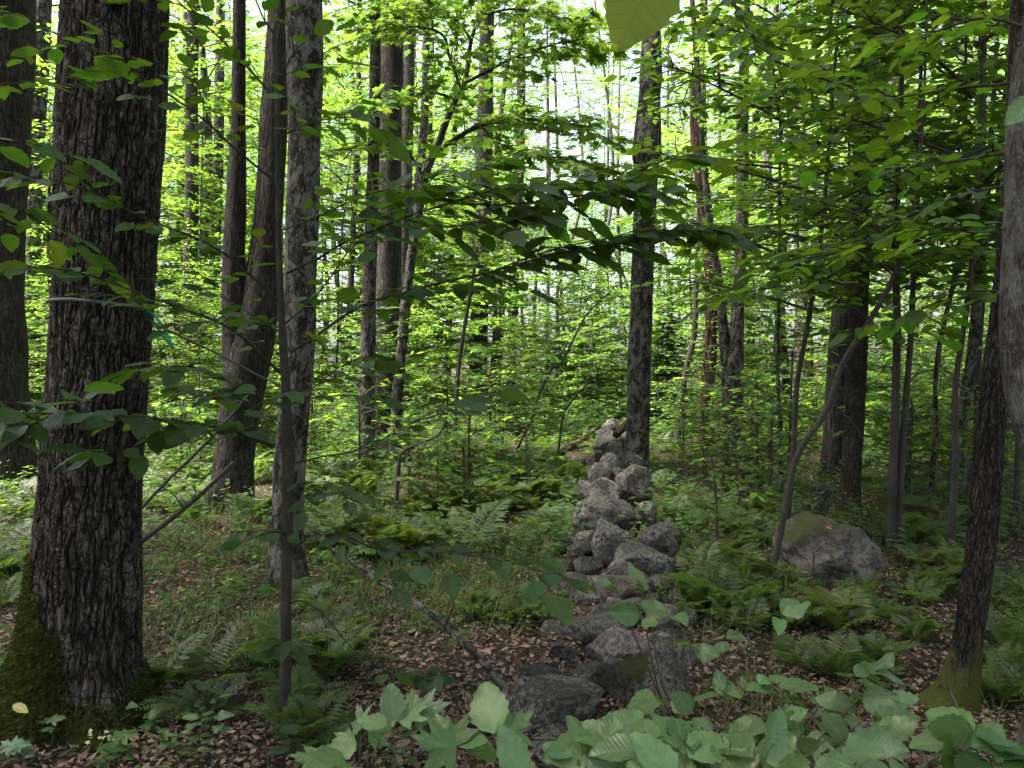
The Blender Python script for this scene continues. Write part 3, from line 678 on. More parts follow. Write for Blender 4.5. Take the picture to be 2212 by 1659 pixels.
def sapling(label, stem, branches, meshes, massmat, rng, bark='twig_bark', maxleaf=295, lp=None, name="sapling", cat="sapling", step=0.1, tl=(0.08, 0.24), sp=0.06, size=0.095, tilt=0.3, sides=14, amp=.03, massleaf=LEAF_BEECH, tree=None):
    """stem: rows (x,y,z,r); branches: rows (x,y,z) lists with radius"""
    if tree is not None: t = tree; base = np.array(t.location[:])
    else:
        stem = np.array(stem, float); sp3 = spline(stem, 90)
        g = tz(stem[0, 0], stem[0, 1]); base = A(stem[0, 0], stem[0, 1], g)
        t = thing(name, label, cat, base)
        v, q, bk = tube(sp3[:, :3], sp3[:, 3], sides, lumpy(3, amp, .3, .06, g))
        obj("stem", mk("stem", v - base, q, {'bk': bk, 'moss': np.full(len(v), -.5)}, mats=[M[bark]]), t)
    allv = []
    for bi, (bp, r, kw) in enumerate(branches):
        path = spline(np.array(bp, float), 26)
        ln = np.linalg.norm(np.diff(path, axis=0), axis=1).sum()
        wob = np.stack([noise(np.stack([np.linspace(0, ln * 5, 26), np.full(26, bi * 7.3 + a * 3.1)], -1), 40 + a) for a in range(3)], -1) * .012
        path = path + wob * np.linspace(0, 1, 26)[:, None]
        k = dict(step=step, tl=tl, sp=sp, size=size, tilt=tilt); k.update(kw)
        lv = k.pop('leaves', True)
        acc = Acc(); v, q, bk = tube(path, r * np.linspace(1, .22, 26) + .0006, 8); acc.add(v, q, bk=bk, moss=np.full(len(v), -.5))
        if lv:
            tw, p, d, n, s = leafy(path, rng, **k)
            for w in tw: v, q, bk = tube(spline(w, 5), np.linspace(.0022, .0011, 5), 4); acc.add(v, q, bk=bk, moss=np.full(len(v), -.5))
        bo = obj("branch", acc.mesh("branch", [M[bark]], base), t)
        if lv: allv.append((bo, p, d, n, s))
    cnt = sum(len(a[1]) for a in allv)
    keep = 1.0 if cnt <= maxleaf else maxleaf / cnt
    mass = Acc()
    for bo, p, d, n, s in allv:
        m = rng.random(len(p)) < keep
        for k in np.where(m)[0]:
            obj("leaf", meshes[int(rng.integers(len(meshes)))], bo, mat4=mat4(p[k] - base, d[k], n[k], s[k]))
        scatter(mass, massleaf, p[~m], d[~m], n[~m], s[~m])
    if mass.n:
        o = obj("foliage", mass.mesh("foliage", [M[massmat]], base), t); o["kind"] = "stuff"
    return t

def T(*rows): return [P(*r) for r in rows]
rng = np.random.default_rng(21)
d0 = 3.25
st = [(612, 1600, 27), (617, 1450, 25), (618, 1250, 24), (622, 1100, 25), (622, 1000, 26), (621, 960, 24), (618, 850, 20), (612, 760, 18), (606, 640, 15), (602, 500, 13), (600, 380, 12), (598, 200, 11), (593, 80, 10), (602, 20, 7), (606, -120, 6), (600, -500, 3)]
stem7 = [[*P(a, b_, d0), w / 2 / F * d0] for a, b_, w in st]
stem7[0][2] = -.05
br7 = [
    (T((970, 440, 2.95), (1100, 440, 2.9), (1250, 425, 2.85), (1340, 425, 2.8), (1420, 430, 2.78)), .003, dict(step=.042, size=.12, tilt=.22, tl=(.08, .26))),
    (T((1070, 583, 2.9), (1200, 538, 2.85), (1350, 512, 2.8), (1480, 497, 2.75), (1560, 502, 2.7)), .003, dict(step=.042, size=.12, tilt=.22, tl=(.08, .22))),
    (T((870, 473, 3.0), (960, 490, 2.9), (1060, 480, 2.85), (1150, 465, 2.8)), .0028, dict(step=.05, size=.12, tilt=.22)),
    (T((604, 500, d0), (680, 470, 3.15), (780, 425, 3.0), (860, 405, 2.9), (960, 380, 2.8), (1100, 365, 2.75)), .0035, dict(step=.06)),
    (T((612, 720, d0), (560, 690, 3.4), (480, 640, 3.5), (420, 560, 3.6)), .003, {}),
    (T((618, 860, d0), (540, 850, 3.1), (450, 800, 3.0), (380, 790, 2.9), (300, 800, 2.8)), .0035, dict(step=.06)),
    (T((620, 930, d0), (560, 880, 3.35), (480, 850, 3.4), (400, 845, 3.4)), .003, {}),
    (T((60, 895, 2.6), (40, 870, 2.5), (-20, 850, 2.4)), .003, dict(size=.12)),
    (T((600, 300, d0), (660, 270, 3.15), (740, 255, 3.05), (820, 262, 2.95)), .003, {}),
    (T((598, 180, d0), (640, 110, 3.15), (680, 75, 3.1)), .003, dict(step=.1)),
    (T((-60, 190, 2.6), (20, 180, 2.7), (90, 168, 2.75), (160, 165, 2.8)), .003, {}),
    (T((-60, 300, 2.6), (30, 305, 2.7), (100, 330, 2.75), (180, 345, 2.8)), .003, {}),
    (T((-60, 430, 2.5), (30, 450, 2.6), (110, 500, 2.7), (170, 540, 2.75)), .003, {}),
    (T((595, 393, d0), (513, 325, 3.15), (433, 253, 3.05), (313, 173, 2.95), (187, 103, 2.85), (0, 27, 2.75)), .0050, {}),
    (T((590, 207, d0), (520, 130, 3.2), (465, 73, 3.15), (383, 0, 3.1), (300, -80, 3.0)), .0045, {}),
    (T((593, 75, d0), (570, 40, 3.2), (545, -20, 3.2), (480, -150, 3.1)), .0035, {}),
    (T((607, 656, d0), (493, 553, 3.1), (400, 505, 3.0), (317, 470, 2.95), (200, 417, 2.85), (100, 385, 2.75), (-40, 360, 2.65)), .0050, {}),
    (T((607, 806, d0), (500, 713, 3.1), (393, 666, 3.0), (317, 640, 2.9), (180, 590, 2.8), (60, 575, 2.7)), .0055, {}),
    (T((590, 965, d0), (540, 945, 3.15), (483, 926, 3.05), (400, 913, 2.95), (313, 903, 2.85), (187, 900, 2.7), (80, 895, 2.6), (-30, 885, 2.5)), .0085, dict(size=.15, step=.05, tl=(.06,.26))),
    (T((400, 913, 2.95), (300, 960, 2.8), (240, 975, 2.7), (195, 975, 2.62)), .003, dict(size=.13, step=.07, tl=(.03, .1))),
    (T((110, 897, 2.62), (60, 920, 2.55), (10, 930, 2.5), (-40, 935, 2.4)), .003, dict(size=.14)),
    (T((620, 590, d0), (640, 580, 3.2), (697, 553, 3.15), (737, 527, 3.1), (870, 473, 3.0), (970, 440, 2.95), (1070, 413, 2.9), (1170, 400, 2.85), (1304, 390, 2.8), (1400, 370, 2.75), (1480, 345, 2.7)), .0055, dict(step=.042, tl=(.08, .36), size=.122, tilt=.22)),
    (T((628, 761, d0), (690, 720, 3.2), (737, 685, 3.15), (804, 650, 3.05), (904, 623, 3.0), (994, 603, 2.95), (1070, 583, 2.9), (1187, 553, 2.85), (1304, 528, 2.8), (1420, 505, 2.75), (1530, 505, 2.7)), .0060, dict(step=.048, tl=(.07, .28), size=.122, tilt=.22)),
    (T((640, 1000, d0), (700, 985, 3.2), (800, 965, 3.1), (900, 905, 3.0), (1000, 865, 2.95)), .0030, dict(start=.35, step=.14)),
    (T((625, 880, d0), (670, 840, 3.15), (730, 800, 3.05), (800, 770, 3.0)), .0032, {}),
    (T((615, 700, d0), (680, 640, 3.4), (740, 560, 3.5), (790, 480, 3.6), (860, 400, 3.7)), .0036, {}),
    (T((622, 1195, d0), (650, 1172, 3.22), (683, 1160, 3.2), (737, 1156, 3.15), (830, 1190, 3.1), (954, 1196, 3.0), (1037, 1206, 2.95), (1137, 1226, 2.9), (1225, 1250, 2.85)), .0048, dict(step=.085)),
    (T((622, 1305, d0), (650, 1298, 3.2), (690, 1320, 3.15), (740, 1375, 3.1), (790, 1420, 3.05), (850, 1458, 3.0)), .004, dict(start=.75, step=.12, tl=(.03, .08))),
    (T((620, 1150, d0), (580, 1150, 3.1), (550, 1160, 3.0), (520, 1172, 2.95)), .0028, dict(size=.11, step=.07, tl=(.03, .08))),
    (T((616, 1420, d0), (608, 1400, 3.15), (612, 1385, 3.05), (606, 1390, 2.95)), .0025, dict(size=.115, step=.05, tl=(.03, .08))),
    (T((622, 1040, d0), (690, 1060, 3.1), (760, 1070, 3.0)), .0025, dict(step=.1)),
]
sapling("beech sapling with thin grey stem and long horizontal leafy branches, left foreground", stem7, br7, [ML['near'], ML['near2']], 'leaf_near_mass', rng, tilt=.34, size=.112, step=.075, tl=(.08, .34), sp=.062)

# leaning sapling and the two thin stems on the right
d1 = 5.4
rng = np.random.default_rng(22)
st = [(1660, 1275, 15), (1690, 1130, 14), (1710, 1020, 13), (1735, 960, 14), (1775, 905, 13), (1795, 860, 12), (1820, 785, 12), (1880, 690, 12), (1925, 610, 11), (1950, 540, 10), (1975, 440, 9), (1990, 300, 7), (2000, 100, 5), (2005, -200, 3)]
stem = [[*P(a, b_, d1), w / 2 / F * d1] for a, b_, w in st]; stem[0][2] = -.05
br = [
    (T((1880, 690, d1), (1800, 640, 5.3), (1700, 620, 5.1), (1580, 640, 4.9)), .006, dict(size=.12)),
    (T((1950, 540, d1), (1860, 470, 5.2), (1750, 430, 5.0), (1620, 420, 4.8)), .006, dict(size=.12)),
    (T((1975, 440, d1), (1880, 350, 5.2), (1780, 300, 5.0), (1640, 290, 4.8)), .006, dict(size=.12)),
    (T((1990, 300, d1), (1900, 220, 5.2), (1800, 180, 5.1), (1680, 170, 5.0)), .006, dict(size=.12)),
    (T((1925, 610, d1), (1990, 560, 5.2), (2060, 540, 5.1), (2140, 550, 5.0)), .006, dict(size=.12)),
    (T((1785, 888, d1), (1830, 900, 5.3), (1870, 960, 5.2), (1852, 985, 5.1)), .003, dict(leaves=False)),
    (T((2000, 100, d1), (2080, 60, 5.2), (2160, 50, 5.0)), .005, dict(size=.12)),
]
sapling("thin sapling with a kinked stem leaning right across the trunks by the boulder", stem, br, [ML['right'], ML['right2']], 'leaf_right_mass', rng, step=.085, tl=(.14, .55), sp=.075, size=.12)

def boughs(st, d, seed, ys, n, L=(.7, 1.5), r=.005):
    "extra side branches from a stem given in frame coordinates"
    rg = np.random.default_rng(seed); st = sorted(st, key=lambda q: -q[1]); out = []
    for k in range(n):
        ty = rg.uniform(*ys); tx = np.interp(-ty, [-q[1] for q in st], [q[0] for q in st]); p0 = P(tx, ty, d)
        a = rg.uniform(0, 6.28); l = rg.uniform(*L); dv = A(math.cos(a), math.sin(a) * .8, rg.uniform(.0, .3))
        out.append(([p0, p0 + dv * l * .5 + A(0, 0, .03), p0 + dv * l + A(0, 0, -.04)], r, {}))
    return out
def overhead(label, d, root, brs, name, seed, r=.006, **kw):
    stem = root
    return sapling(label, stem, brs, [ML['right'], ML['right2']], 'leaf_right_mass', np.random.default_rng(seed), name=name, **kw)

d2 = 6.4
for label, st, seed, brs in (
    ("left one of two thin dark stems close together right of the boulder", [(1924, 1195, 20), (1930, 1000, 18), (1935, 850, 17), (1938, 700, 16), (1935, 560, 14), (1940, 350, 12), (1950, 100, 9), (1950, -200, 6)], 31,
     [(T((1936, 600, d2), (1880, 560, 6.2), (1800, 540, 6.0), (1700, 550, 5.8)), .007, {}), (T((1938, 480, d2), (2000, 440, 6.3), (2100, 430, 6.1), (2180, 440, 5.9)), .007, {}),
      (T((1940, 350, d2), (1880, 300, 6.3), (1790, 270, 6.2), (1720, 260, 6.0)), .007, {}), (T((1948, 150, d2), (2010, 110, 6.3), (2100, 90, 6.1), (2190, 95, 5.9)), .007, {}), (T((1950, 80, d2), (1890, 40, 6.3), (1800, 20, 6.2), (1700, 30, 6.0)), .007, {})]),
    ("right one of two thin dark stems close together right of the boulder", [(1936, 1195, 14), (1948, 1000, 14), (1958, 850, 13), (1966, 750, 12), (1975, 570, 11), (1985, 350, 9), (1990, 100, 7)], 32,
     [(T((1970, 680, d2), (2030, 650, 6.2), (2100, 640, 6.0), (2160, 650, 5.8)), .005, {}), (T((1980, 480, d2), (2060, 400, 6.3), (2150, 350, 6.1)), .006, {}), (T((1986, 330, d2), (2060, 270, 6.3), (2180, 240, 6.1)), .006, {}),
      (T((1966, 760, d2), (1900, 720, 6.1), (1830, 715, 5.8)), .005, {})])):
    stem = [[*P(a, b_, d2), w / 2 / F * d2] for a, b_, w in st]; stem[0][2] = -.05
    brs = brs + boughs(st, d2, seed, (20, 690), 9)
    sapling(label, stem, brs, [ML['right'], ML['right2']], 'leaf_right_mass', np.random.default_rng(seed), step=.09, tl=(.18, .65), sp=.08, size=.125)

# beech just outside the right edge, whose boughs reach in
stem = [[2.05, 3.0, -.05, .03], [2.0, 3.0, 1.5, .026], [1.98, 3.05, 3.0, .02], [2.0, 3.1, 5.0, .008]]
br = [
    (T((2215, 175, 3.0), (2150, 183, 3.05), (2090, 187, 3.1), (2000, 200, 3.2), (1912, 207, 3.3), (1858, 165, 3.4), (1780, 150, 3.5)), .0065, {}),
    (T((2220, 320, 3.0), (2178, 328, 3.0), (2008, 357, 3.2), (1880, 365, 3.4), (1740, 350, 3.6)), .006, {}),
    (T((2220, 395, 3.0), (2100, 415, 3.1), (2000, 453, 3.2), (1940, 480, 3.3), (1850, 530, 3.4), (1720, 560, 3.6)), .006, {}),
    (T((2220, 630, 3.0), (2075, 630, 3.1), (2008, 656, 3.2), (1948, 693, 3.3)), .005, {}),
    (T((2225, 60, 3.0), (2120, 40, 3.1), (2010, 70, 3.2), (1900, 100, 3.4)), .006, {}),
    (T((2225, 520, 3.0), (2130, 500, 2.9), (2040, 490, 2.9), (1960, 500, 2.9)), .005, {}),
]
sapling("beech boughs with dark green leaves reaching in from the right edge at the top", stem, br, [ML['right'], ML['right2']], 'leaf_right_mass', np.random.default_rng(33), step=.065, tl=(.1, .42), sp=.062, size=.105)

# crooked limb of the straight trunk that hangs in from above the frame
br = [(T((1864, -700, 7.6), (1760, -640, 6.6), (1640, -420, 5.4), (1575, -160, 4.6), (1578, 0, 4.4), (1618, 67, 4.3), (1650, 130, 4.2), (1700, 140, 4.15), (1751, 167, 4.1), (1830, 185, 4.0), (1900, 200, 3.9)), .022, dict(start=.72, size=.105, step=.06, tl=(.1, .4)))]
sapling(None, None, br, [ML['right'], ML['right2']], 'leaf_right_mass', np.random.default_rng(34), tree=STRAIGHT)

# sapling maple that forks, with bright leaves, left of centre
def forked_maple():
    d = 11.0; rng = np.random.default_rng(41)
    st = [(850, 1025, 26), (853, 950, 24), (858, 860, 24), (872, 700, 22), (888, 560, 21), (902, 470, 20), (917, 383, 20), (930, 345, 20)]
    path, g = trunk_path(st, d, 0, 0, 70); base = A(path[0, 0], path[0, 1], g)
    t = thing("tree", "leaning forked young maple with bright yellow-green leaves left of centre", "tree", base)
    v, q, bk = tube(path[:, :3], path[:, 3], 20, lumpy(7, .05, .3, .12, g))
    obj("trunk", mk("trunk", v - base, q, {'bk': bk, 'moss': np.full(len(v), -.4)}, mats=[M['mottled_bark']]), t)
    brs = [(T((928, 350, d), (945, 315, d), (970, 247, 10.9), (990, 205, 10.9), (1004, 180, 10.8), (1012, 130, 10.8), (1020, 77, 10.7), (1050, 0, 10.6), (1065, -100, 10.6)), .055),
           (T((930, 345, d), (970, 310, 10.8), (1037, 270, 10.5), (1090, 262, 10.3), (1137, 257, 10.1), (1200, 262, 9.9), (1280, 275, 9.6)), .042),
           (T((1004, 180, 10.8), (1060, 150, 10.5), (1120, 120, 10.3), (1200, 95, 10.0), (1260, 85, 9.8)), .024),
           (T((996, 190, 10.8), (970, 120, 10.6), (960, 80, 10.5), (920, 60, 10.2), (850, 60, 9.9), (780, 80, 9.6)), .022),
           (T((985, 215, 10.8), (930, 200, 10.4), (860, 215, 10.0), (790, 220, 9.6), (720, 240, 9.3)), .02),
           (T((1020, 90, 10.7), (980, 40, 10.4), (900, 10, 10.0), (800, 0, 9.6)), .02),
           (T((917, 383, d), (880, 330, 10.6), (820, 310, 10.2), (770, 320, 9.8)), .018),
           (T((1037, 270, 10.5), (1080, 310, 10.1), (1150, 330, 9.7), (1230, 345, 9.4)), .016),
           (T((1030, 40, 10.6), (1100, 20, 10.3), (1180, 30, 10.0), (1240, 50, 9.8)), .018)]
    LA = Acc()
    for bp, r in brs:
        path = spline(np.array(bp), 24); acc = Acc()
        v, q, bk = tube(path, np.linspace(r, .008, 24), 9); acc.add(v, q, bk=bk, moss=np.full(len(v), -.5))
        tw, p, dd, n, s = leafy(path, rng, .12, .2, (.4, 1.3), .085, .15, .28, -.02)
        for w in tw:
            v, q, bk = tube(spline(w, 5), np.linspace(.009, .003, 5), 4); acc.add(v, q, bk=bk, moss=np.full(len(v), -.5))
        scatter(LA, LEAF_MAPLE, p, dd, n, s)
        for w in tw:
            tw2, p, dd, n, s = leafy(spline(w, 6), rng, .2, .3, (.15, .4), .11, .15, .35, -.02); scatter(LA, LEAF_MAPLE, p, dd, n, s)
        obj("branch", acc.mesh("branch", [M['twig_bark']], base), t)
    o = obj("crown", LA.mesh("crown", [M['leaf_maple']], base), t); o["kind"] = "stuff"
forked_maple()

# slender bare-stemmed saplings in the middle distance
def thin_sapling(label, st, d, seed, size=.10, nb=7, bl=(.4, .9)):
    rng = np.random.default_rng(seed)
    stem = [[*P(a, b_, d), w / 2 / F * d] for a, b_, w in st]; stem[0][2] = -.05
    sp_ = spline(np.array(stem), 40); br = []
    for k in range(nb):
        i = int(rng.integers(14, 39)); a = rng.uniform(0, 6.28); L = rng.uniform(*bl); p0 = sp_[i, :3]
        dv = A(math.cos(a), math.sin(a), .25)
        br.append(([p0, p0 + dv * L * .5, p0 + dv * L + A(0, 0, -.05)], .004, {}))
    sapling(label, stem, br, [ML['right']], 'leaf_mid', rng, maxleaf=0, step=.12, tl=(.1, .3), sp=.08, size=size)
thin_sapling("thin straight sapling left of the lone straight distant trunk", [(978, 985, 11), (984, 900, 10), (992, 780, 9), (1008, 680, 8), (1022, 600, 7), (1030, 550, 5)], 9.5, 51)
thin_sapling("thin sapling bending to the right, left of the stone wall", [(1098, 1030, 6), (1112, 985, 6), (1150, 900, 6), (1166, 850, 5.5), (1190, 800, 5), (1215, 780, 4.5), (1250, 710, 4), (1275, 670, 3.5), (1320, 630, 2.5)], 10.2, 52)
thin_sapling("short thin sapling just left of the far end of the stone wall", [(1195, 1015, 5), (1208, 960, 5), (1216, 900, 4.5), (1240, 860, 4), (1290, 810, 2.5)], 10.8, 53)
thin_sapling("crooked dark sapling beside the slender spotted trunk, low and forked", [(853, 1045, 10), (862, 1000, 9), (872, 975, 8), (900, 960, 7), (945, 940, 5), (965, 900, 4)], 7.5, 54, nb=5)
thin_sapling("thin upright sapling between the wall and the reddish snag", [(1702, 1085, 6), (1705, 1000, 6), (1708, 880, 5), (1712, 760, 4)], 9.0, 55)
thin_sapling("bare twiggy sapling in the ferns right of the wall stones", [(1552, 1225, 6), (1549, 1150, 6), (1546, 1070, 5), (1536, 980, 4)], 6.2, 56, nb=4, bl=(.2, .4))

# ------------------------------------------------------------------ stones of the tumbled wall
def ico(sub):
    import bmesh
    bm = bmesh.new(); bmesh.ops.create_icosphere(bm, subdivisions=sub, radius=1.0)
    V = np.array([v.co[:] for v in bm.verts]); Fc = np.array([[v.index for v in f.verts] for f in bm.faces]); bm.free(); return V, Fc
ICO4, ICO3, ICO5, ICO2 = ico(5), ico(4), ico(6), ico(3)
def stone_mesh(name, sx, sy, sz, seed, mat, base=ICO4, cuts=8, moss=None, rough=.06, rot=0.0, tiltx=0.0):
    V, Fc = base; V = V.copy(); rng = np.random.default_rng(seed)
    V = V * (1 + .14 * noise(V * 1.1, seed, 2)[:, None])
    for _ in range(cuts):
        n = nz(rng.normal(0, 1, 3)); c = rng.uniform(.55, .84); dd = V @ n - c; m = dd > 0
        V[m] -= n * (dd[m] * .96)[:, None]
    V *= 1 + rough * noise(V * 3.5, seed + 1, 4, .6)[:, None]
    V -= (V.max(0) + V.min(0)) / 2; V /= V.max(0)
    V[:, 0] *= sx; V[:, 1] *= sy; V[:, 2] *= sz
    c, s = math.cos(rot), math.sin(rot); V = np.stack([V[:, 0] * c - V[:, 2] * s, V[:, 1], V[:, 0] * s + V[:, 2] * c], -1)
    mo = np.zeros(len(V)) if moss is None else moss(V)
    return mk(name, V, Fc, {'moss': mo}, mats=[M[mat]])
def stone_at(name, x0, x1, y0, y1, d, seed, mat, parent=None, pbase=A(0, 0, 0), deep=0.85, **kw):
    w = (x1 - x0) / F * d; h = (y1 - y0) / F * d
    c = P((x0 + x1) / 2, (y0 + y1) / 2, d); sy = max(w, h) * .5 * deep
    c[1] += sy * .35
    g = tz(c[0], c[1]); lowz = c[2] - h / 2
    if lowz > g - .02:             # seat it in the ground
        ext = lowz - g + .03; h += ext; c[2] -= ext / 2
    me = stone_mesh(name, w / 2 * 1.05, sy, h / 2 * 1.08, seed, mat, **kw)
    return me, c
wallbase = A(.42, 6.0, tz(.42, 6.0))
wall = thing("stone_wall", "tumbled line of grey granite stones running back through the ferns to the middle trunk", "stone wall", wallbase)
STONES = [
    (1180, 1260, 1400, 1450, 4.0, 'stone_dark'), (1330, 1440, 1300, 1365, 4.75, 'stone_grey'), (1440, 1500, 1290, 1350, 5.0, 'stone_mossy'), (1400, 1470, 1240, 1300, 5.3, 'stone_dark'), (1240, 1300, 1205, 1250, 5.6, 'stone_mossy'), (1370, 1420, 1085, 1140, 7.0, 'stone_dark'),  # x0, x1, y0, y1, distance, material
    (1267, 1424, 1376, 1472, 3.95, 'stone_red'), (1237, 1337, 1452, 1515, 3.6, 'stone_grey'), (1117, 1230, 1456, 1515, 3.7, 'stone_mossy'),
    (1210, 1337, 1348, 1415, 4.25, 'stone_mossy'), (1270, 1400, 1324, 1392, 4.55, 'stone_mossy'), (1283, 1430, 1262, 1345, 4.9, 'stone_red'),
    (1205, 1300, 1262, 1330, 5.0, 'stone_dark'), (1290, 1405, 1240, 1290, 5.25, 'stone_grey'), (1317, 1462, 1178, 1270, 5.45, 'stone_grey'), (1280, 1362, 1122, 1198, 5.9, 'stone_grey'),
    (1350, 1466, 1142, 1236, 5.85, 'stone_dark'), (1380, 1482, 1130, 1212, 6.3, 'stone_grey'), (1236, 1386, 1076, 1156, 6.8, 'stone_grey'), (1232, 1290, 1148, 1182, 6.25, 'stone_dark'),
    (1275, 1345, 1034, 1082, 7.8, 'stone_grey'), (1246, 1290, 1038, 1082, 7.9, 'stone_mossy'), (1270, 1330, 1002, 1040, 8.8, 'stone_grey'), (1318, 1358, 1012, 1046, 8.9, 'stone_dark'),
    (1293, 1352, 980, 1018, 9.6, 'stone_mossy'), (1268, 1310, 975, 1005, 9.8, 'stone_red'), (1296, 1354, 956, 988, 10.6, 'stone_grey'), (1283, 1352, 938, 966, 11.6, 'stone_grey'),
    (1286, 1332, 926, 944, 12.6, 'stone_dark'), (1334, 1372, 924, 960, 12.4, 'stone_grey'), (1425, 1492, 1378, 1448, 4.1, 'stone_grey'), (1395, 1470, 1335, 1400, 4.4, 'stone_dark'),
    (1150, 1420, 1618, 1700, 2.95, 'stone_dark'), (1300, 1345, 905, 928, 14.0, 'stone_grey'), (1330, 1410, 1010, 1075, 8.2, 'stone_dark'), (1225, 1262, 1180, 1215, 6.0, 'stone_dark')]
for k, (x0, x1, y0, y1, d, mt) in enumerate(STONES):
    me, c = stone_at("stone", x0, x1, y0 - (14 if d < 5.3 else 0), y1, d, 300 + k * 3, mt, base=ICO4 if d < 7 else ICO3, deep=.72)
    obj("stone", me, wall, loc=c - wallbase)
srg = np.random.default_rng(8)
for k in range(34):                      # small stones wedged between and beside the large ones
    d = 3.7 * (11.5 / 3.7) ** srg.random(); xw = .10 + .113 * d + srg.normal(0, .22); sz_ = srg.uniform(.05, .12)
    me = stone_mesh("stone", sz_ * 1.3, sz_, sz_ * .8, 700 + k, ('stone_dark', 'stone_grey', 'stone_mossy')[k % 3], base=ICO2)
    obj("stone", me, wall, loc=A(xw, d, tz(xw, d) + sz_ * .35) - wallbase)
# single boulders lying by the wall
me, c = stone_at("boulder", 1074, 1308, 1490, 1600, 3.22, 411, 'stone_dark', base=ICO5, deep=.75, cuts=9, rot=.10)
tag(obj("boulder", me, loc=c), "dark flat-faced boulder at the near end of the stone wall", "boulder")
me, c = stone_at("boulder", 1302, 1498, 1412, 1590, 3.45, 428, 'stone_grey', base=ICO5, deep=.8, cuts=7, rot=.45,
                 moss=lambda V: .42 * np.clip((nz(V / A(1, 1, .8)) @ nz(A(-.75, -.1, .7)) - .6) * 4, 0, 1))
tag(obj("boulder", me, loc=c), "slanting grey boulder with a stripe of moss along its upper left edge", "boulder")
me, c = stone_at("boulder", 1113, 1224, 1404, 1455, 4.15, 433, 'stone_mossy', deep=.8, moss=lambda V: np.full(len(V), .28))
tag(obj("boulder", me, loc=c), "small moss-covered rock lying in the dead leaves left of the wall", "rock")
me, c = stone_at("boulder", 1690, 1925, 1124, 1285, 5.5, 446, 'stone_pink', base=ICO5, deep=.9, cuts=14, rough=.09, rot=-.05, moss=lambda V: np.clip(.12 - V[:, 0] * .5, 0, .3) * np.clip(V[:, 2] * 9, 0, 1))
tag(obj("boulder", me, loc=c), "large boulder with pinkish face and mossy top in front of the straight trunk", "boulder"); BOULDER = c
me, c = stone_at("boulder", 1930, 2022, 1042, 1095, 9.0, 455, 'stone_grey', deep=.8)
tag(obj("boulder", me, loc=c), "low grey rock among leaves right of the two thin stems", "rock")
me, c = stone_at("boulder", 1738, 1822, 1046, 1090, 8.8, 461, 'stone_pink', deep=.8)
tag(obj("boulder", me, loc=c), "pale rock behind the rotten stump, left of the straight trunk", "rock")
me, c = stone_at("boulder", 885, 965, 1480, 1520, 3.7, 470, 'stone_mossy', deep=.8, moss=lambda V: np.full(len(V), .25))
tag(obj("boulder", me, loc=c), "mossy stone half hidden under beech leaves in the dead leaves, centre left", "rock")
me, c = stone_at("boulder", 45, 110, 1035, 1065, 8.5, 477, 'stone_grey', deep=.8)
tag(obj("boulder", me, loc=c), "pale rock among ferns left of the big maple", "rock")

# ------------------------------------------------------------------ tubing on the maple
def ring_tube():
    acc = Acc(); th = np.linspace(0, 2 * math.pi, 80)
    zc = P(222, 658, 3.4)[2]
    cx = np.interp(zc, MPATH[:, 2], MPATH[:, 0]); cyy = np.interp(zc, MPATH[:, 2], MPATH[:, 1]); r = np.interp(zc, MPATH[:, 2], MPATH[:, 3]) + .006
    path = np.stack([cx + r * np.cos(th), cyy + r * np.sin(th), zc + .012 * np.sin(th * 1 + 4.6) + .004 * np.sin(3 * th)], -1)
    v, q, bk = tube(path, .0075, 10); me = mk("sap_tubing", v, q, mats=[M['tube_grey']])
    tag(obj("sap_tubing", me), "pale grey plastic tubing looped round the big maple trunk", "tubing")
ring_tube()
def line_tube(label, rows, r, mat, n=60, name="sap_tubing", cat="tubing"):
    path = spline(np.array(rows), n); v, q, bk = tube(path, r, 10)
    tag(obj(name, mk(name, v, q, mats=[M[mat]])), label, cat)
line_tube("green plastic tube bent into a loop at the right side of the big maple", T((318, 672, 3.35), (335, 683, 3.32), (355, 712, 3.3), (372, 747, 3.28), (371, 750, 3.28), (352, 725, 3.31), (335, 700, 3.34), (318, 690, 3.4)), .0055, 'tube_green')
line_tube("pale sap line stretched downhill behind the beech sapling", T((320, 693, 3.75), (393, 728, 4.0), (480, 769, 4.4), (560, 812, 4.9), (640, 846, 5.35)), .006, 'tube_grey')
line_tube("black plastic tube slanting up from behind the big maple", T((285, 1125, 4.3), (302, 1102, 4.3), (360, 1040, 4.5), (420, 982, 4.7), (480, 920, 4.9), (540, 850, 5.2)), .009, 'tube_black')

# ------------------------------------------------------------------ dead wood
def log(label, rows, radii, bark, seed, name="fallen_branch", cat="branch", twigs=0, sides=12, moss=-.5, n=70, amp=.10):
    path = spline(np.concatenate([np.array(rows), np.array(radii)[:, None]], 1), n)
    acc = Acc(); v, q, bk, tri = tube(path[:, :3], path[:, 3], sides, lumpy(seed, amp, 0, 1, -5), cap=True)
    mo = np.full(len(v), float(moss)); me_v, me_q = v, q
    acc.add(v, q, bk=bk, moss=mo); acc.F3.append(tri)
    rng = np.random.default_rng(seed)
    for _ in range(twigs):
        i = int(rng.integers(5, n - 3)); p0 = path[i, :3]; dv = nz(rng.normal(0, 1, 3) + A(0, 0, .5)); L = rng.uniform(.08, .3)
        w = [p0, p0 + dv * L * .5 + rng.normal(0, .02, 3), p0 + dv * L]
        v, q, bk = tube(spline(w, 6), np.linspace(path[i, 3] * .35, .0012, 6), 5); acc.add(v, q, bk=bk, moss=np.full(len(v), -.5))
    base = path[0, :3]
    return tag(obj(name, acc.mesh(name, [M[bark]], base), loc=base), label, cat)
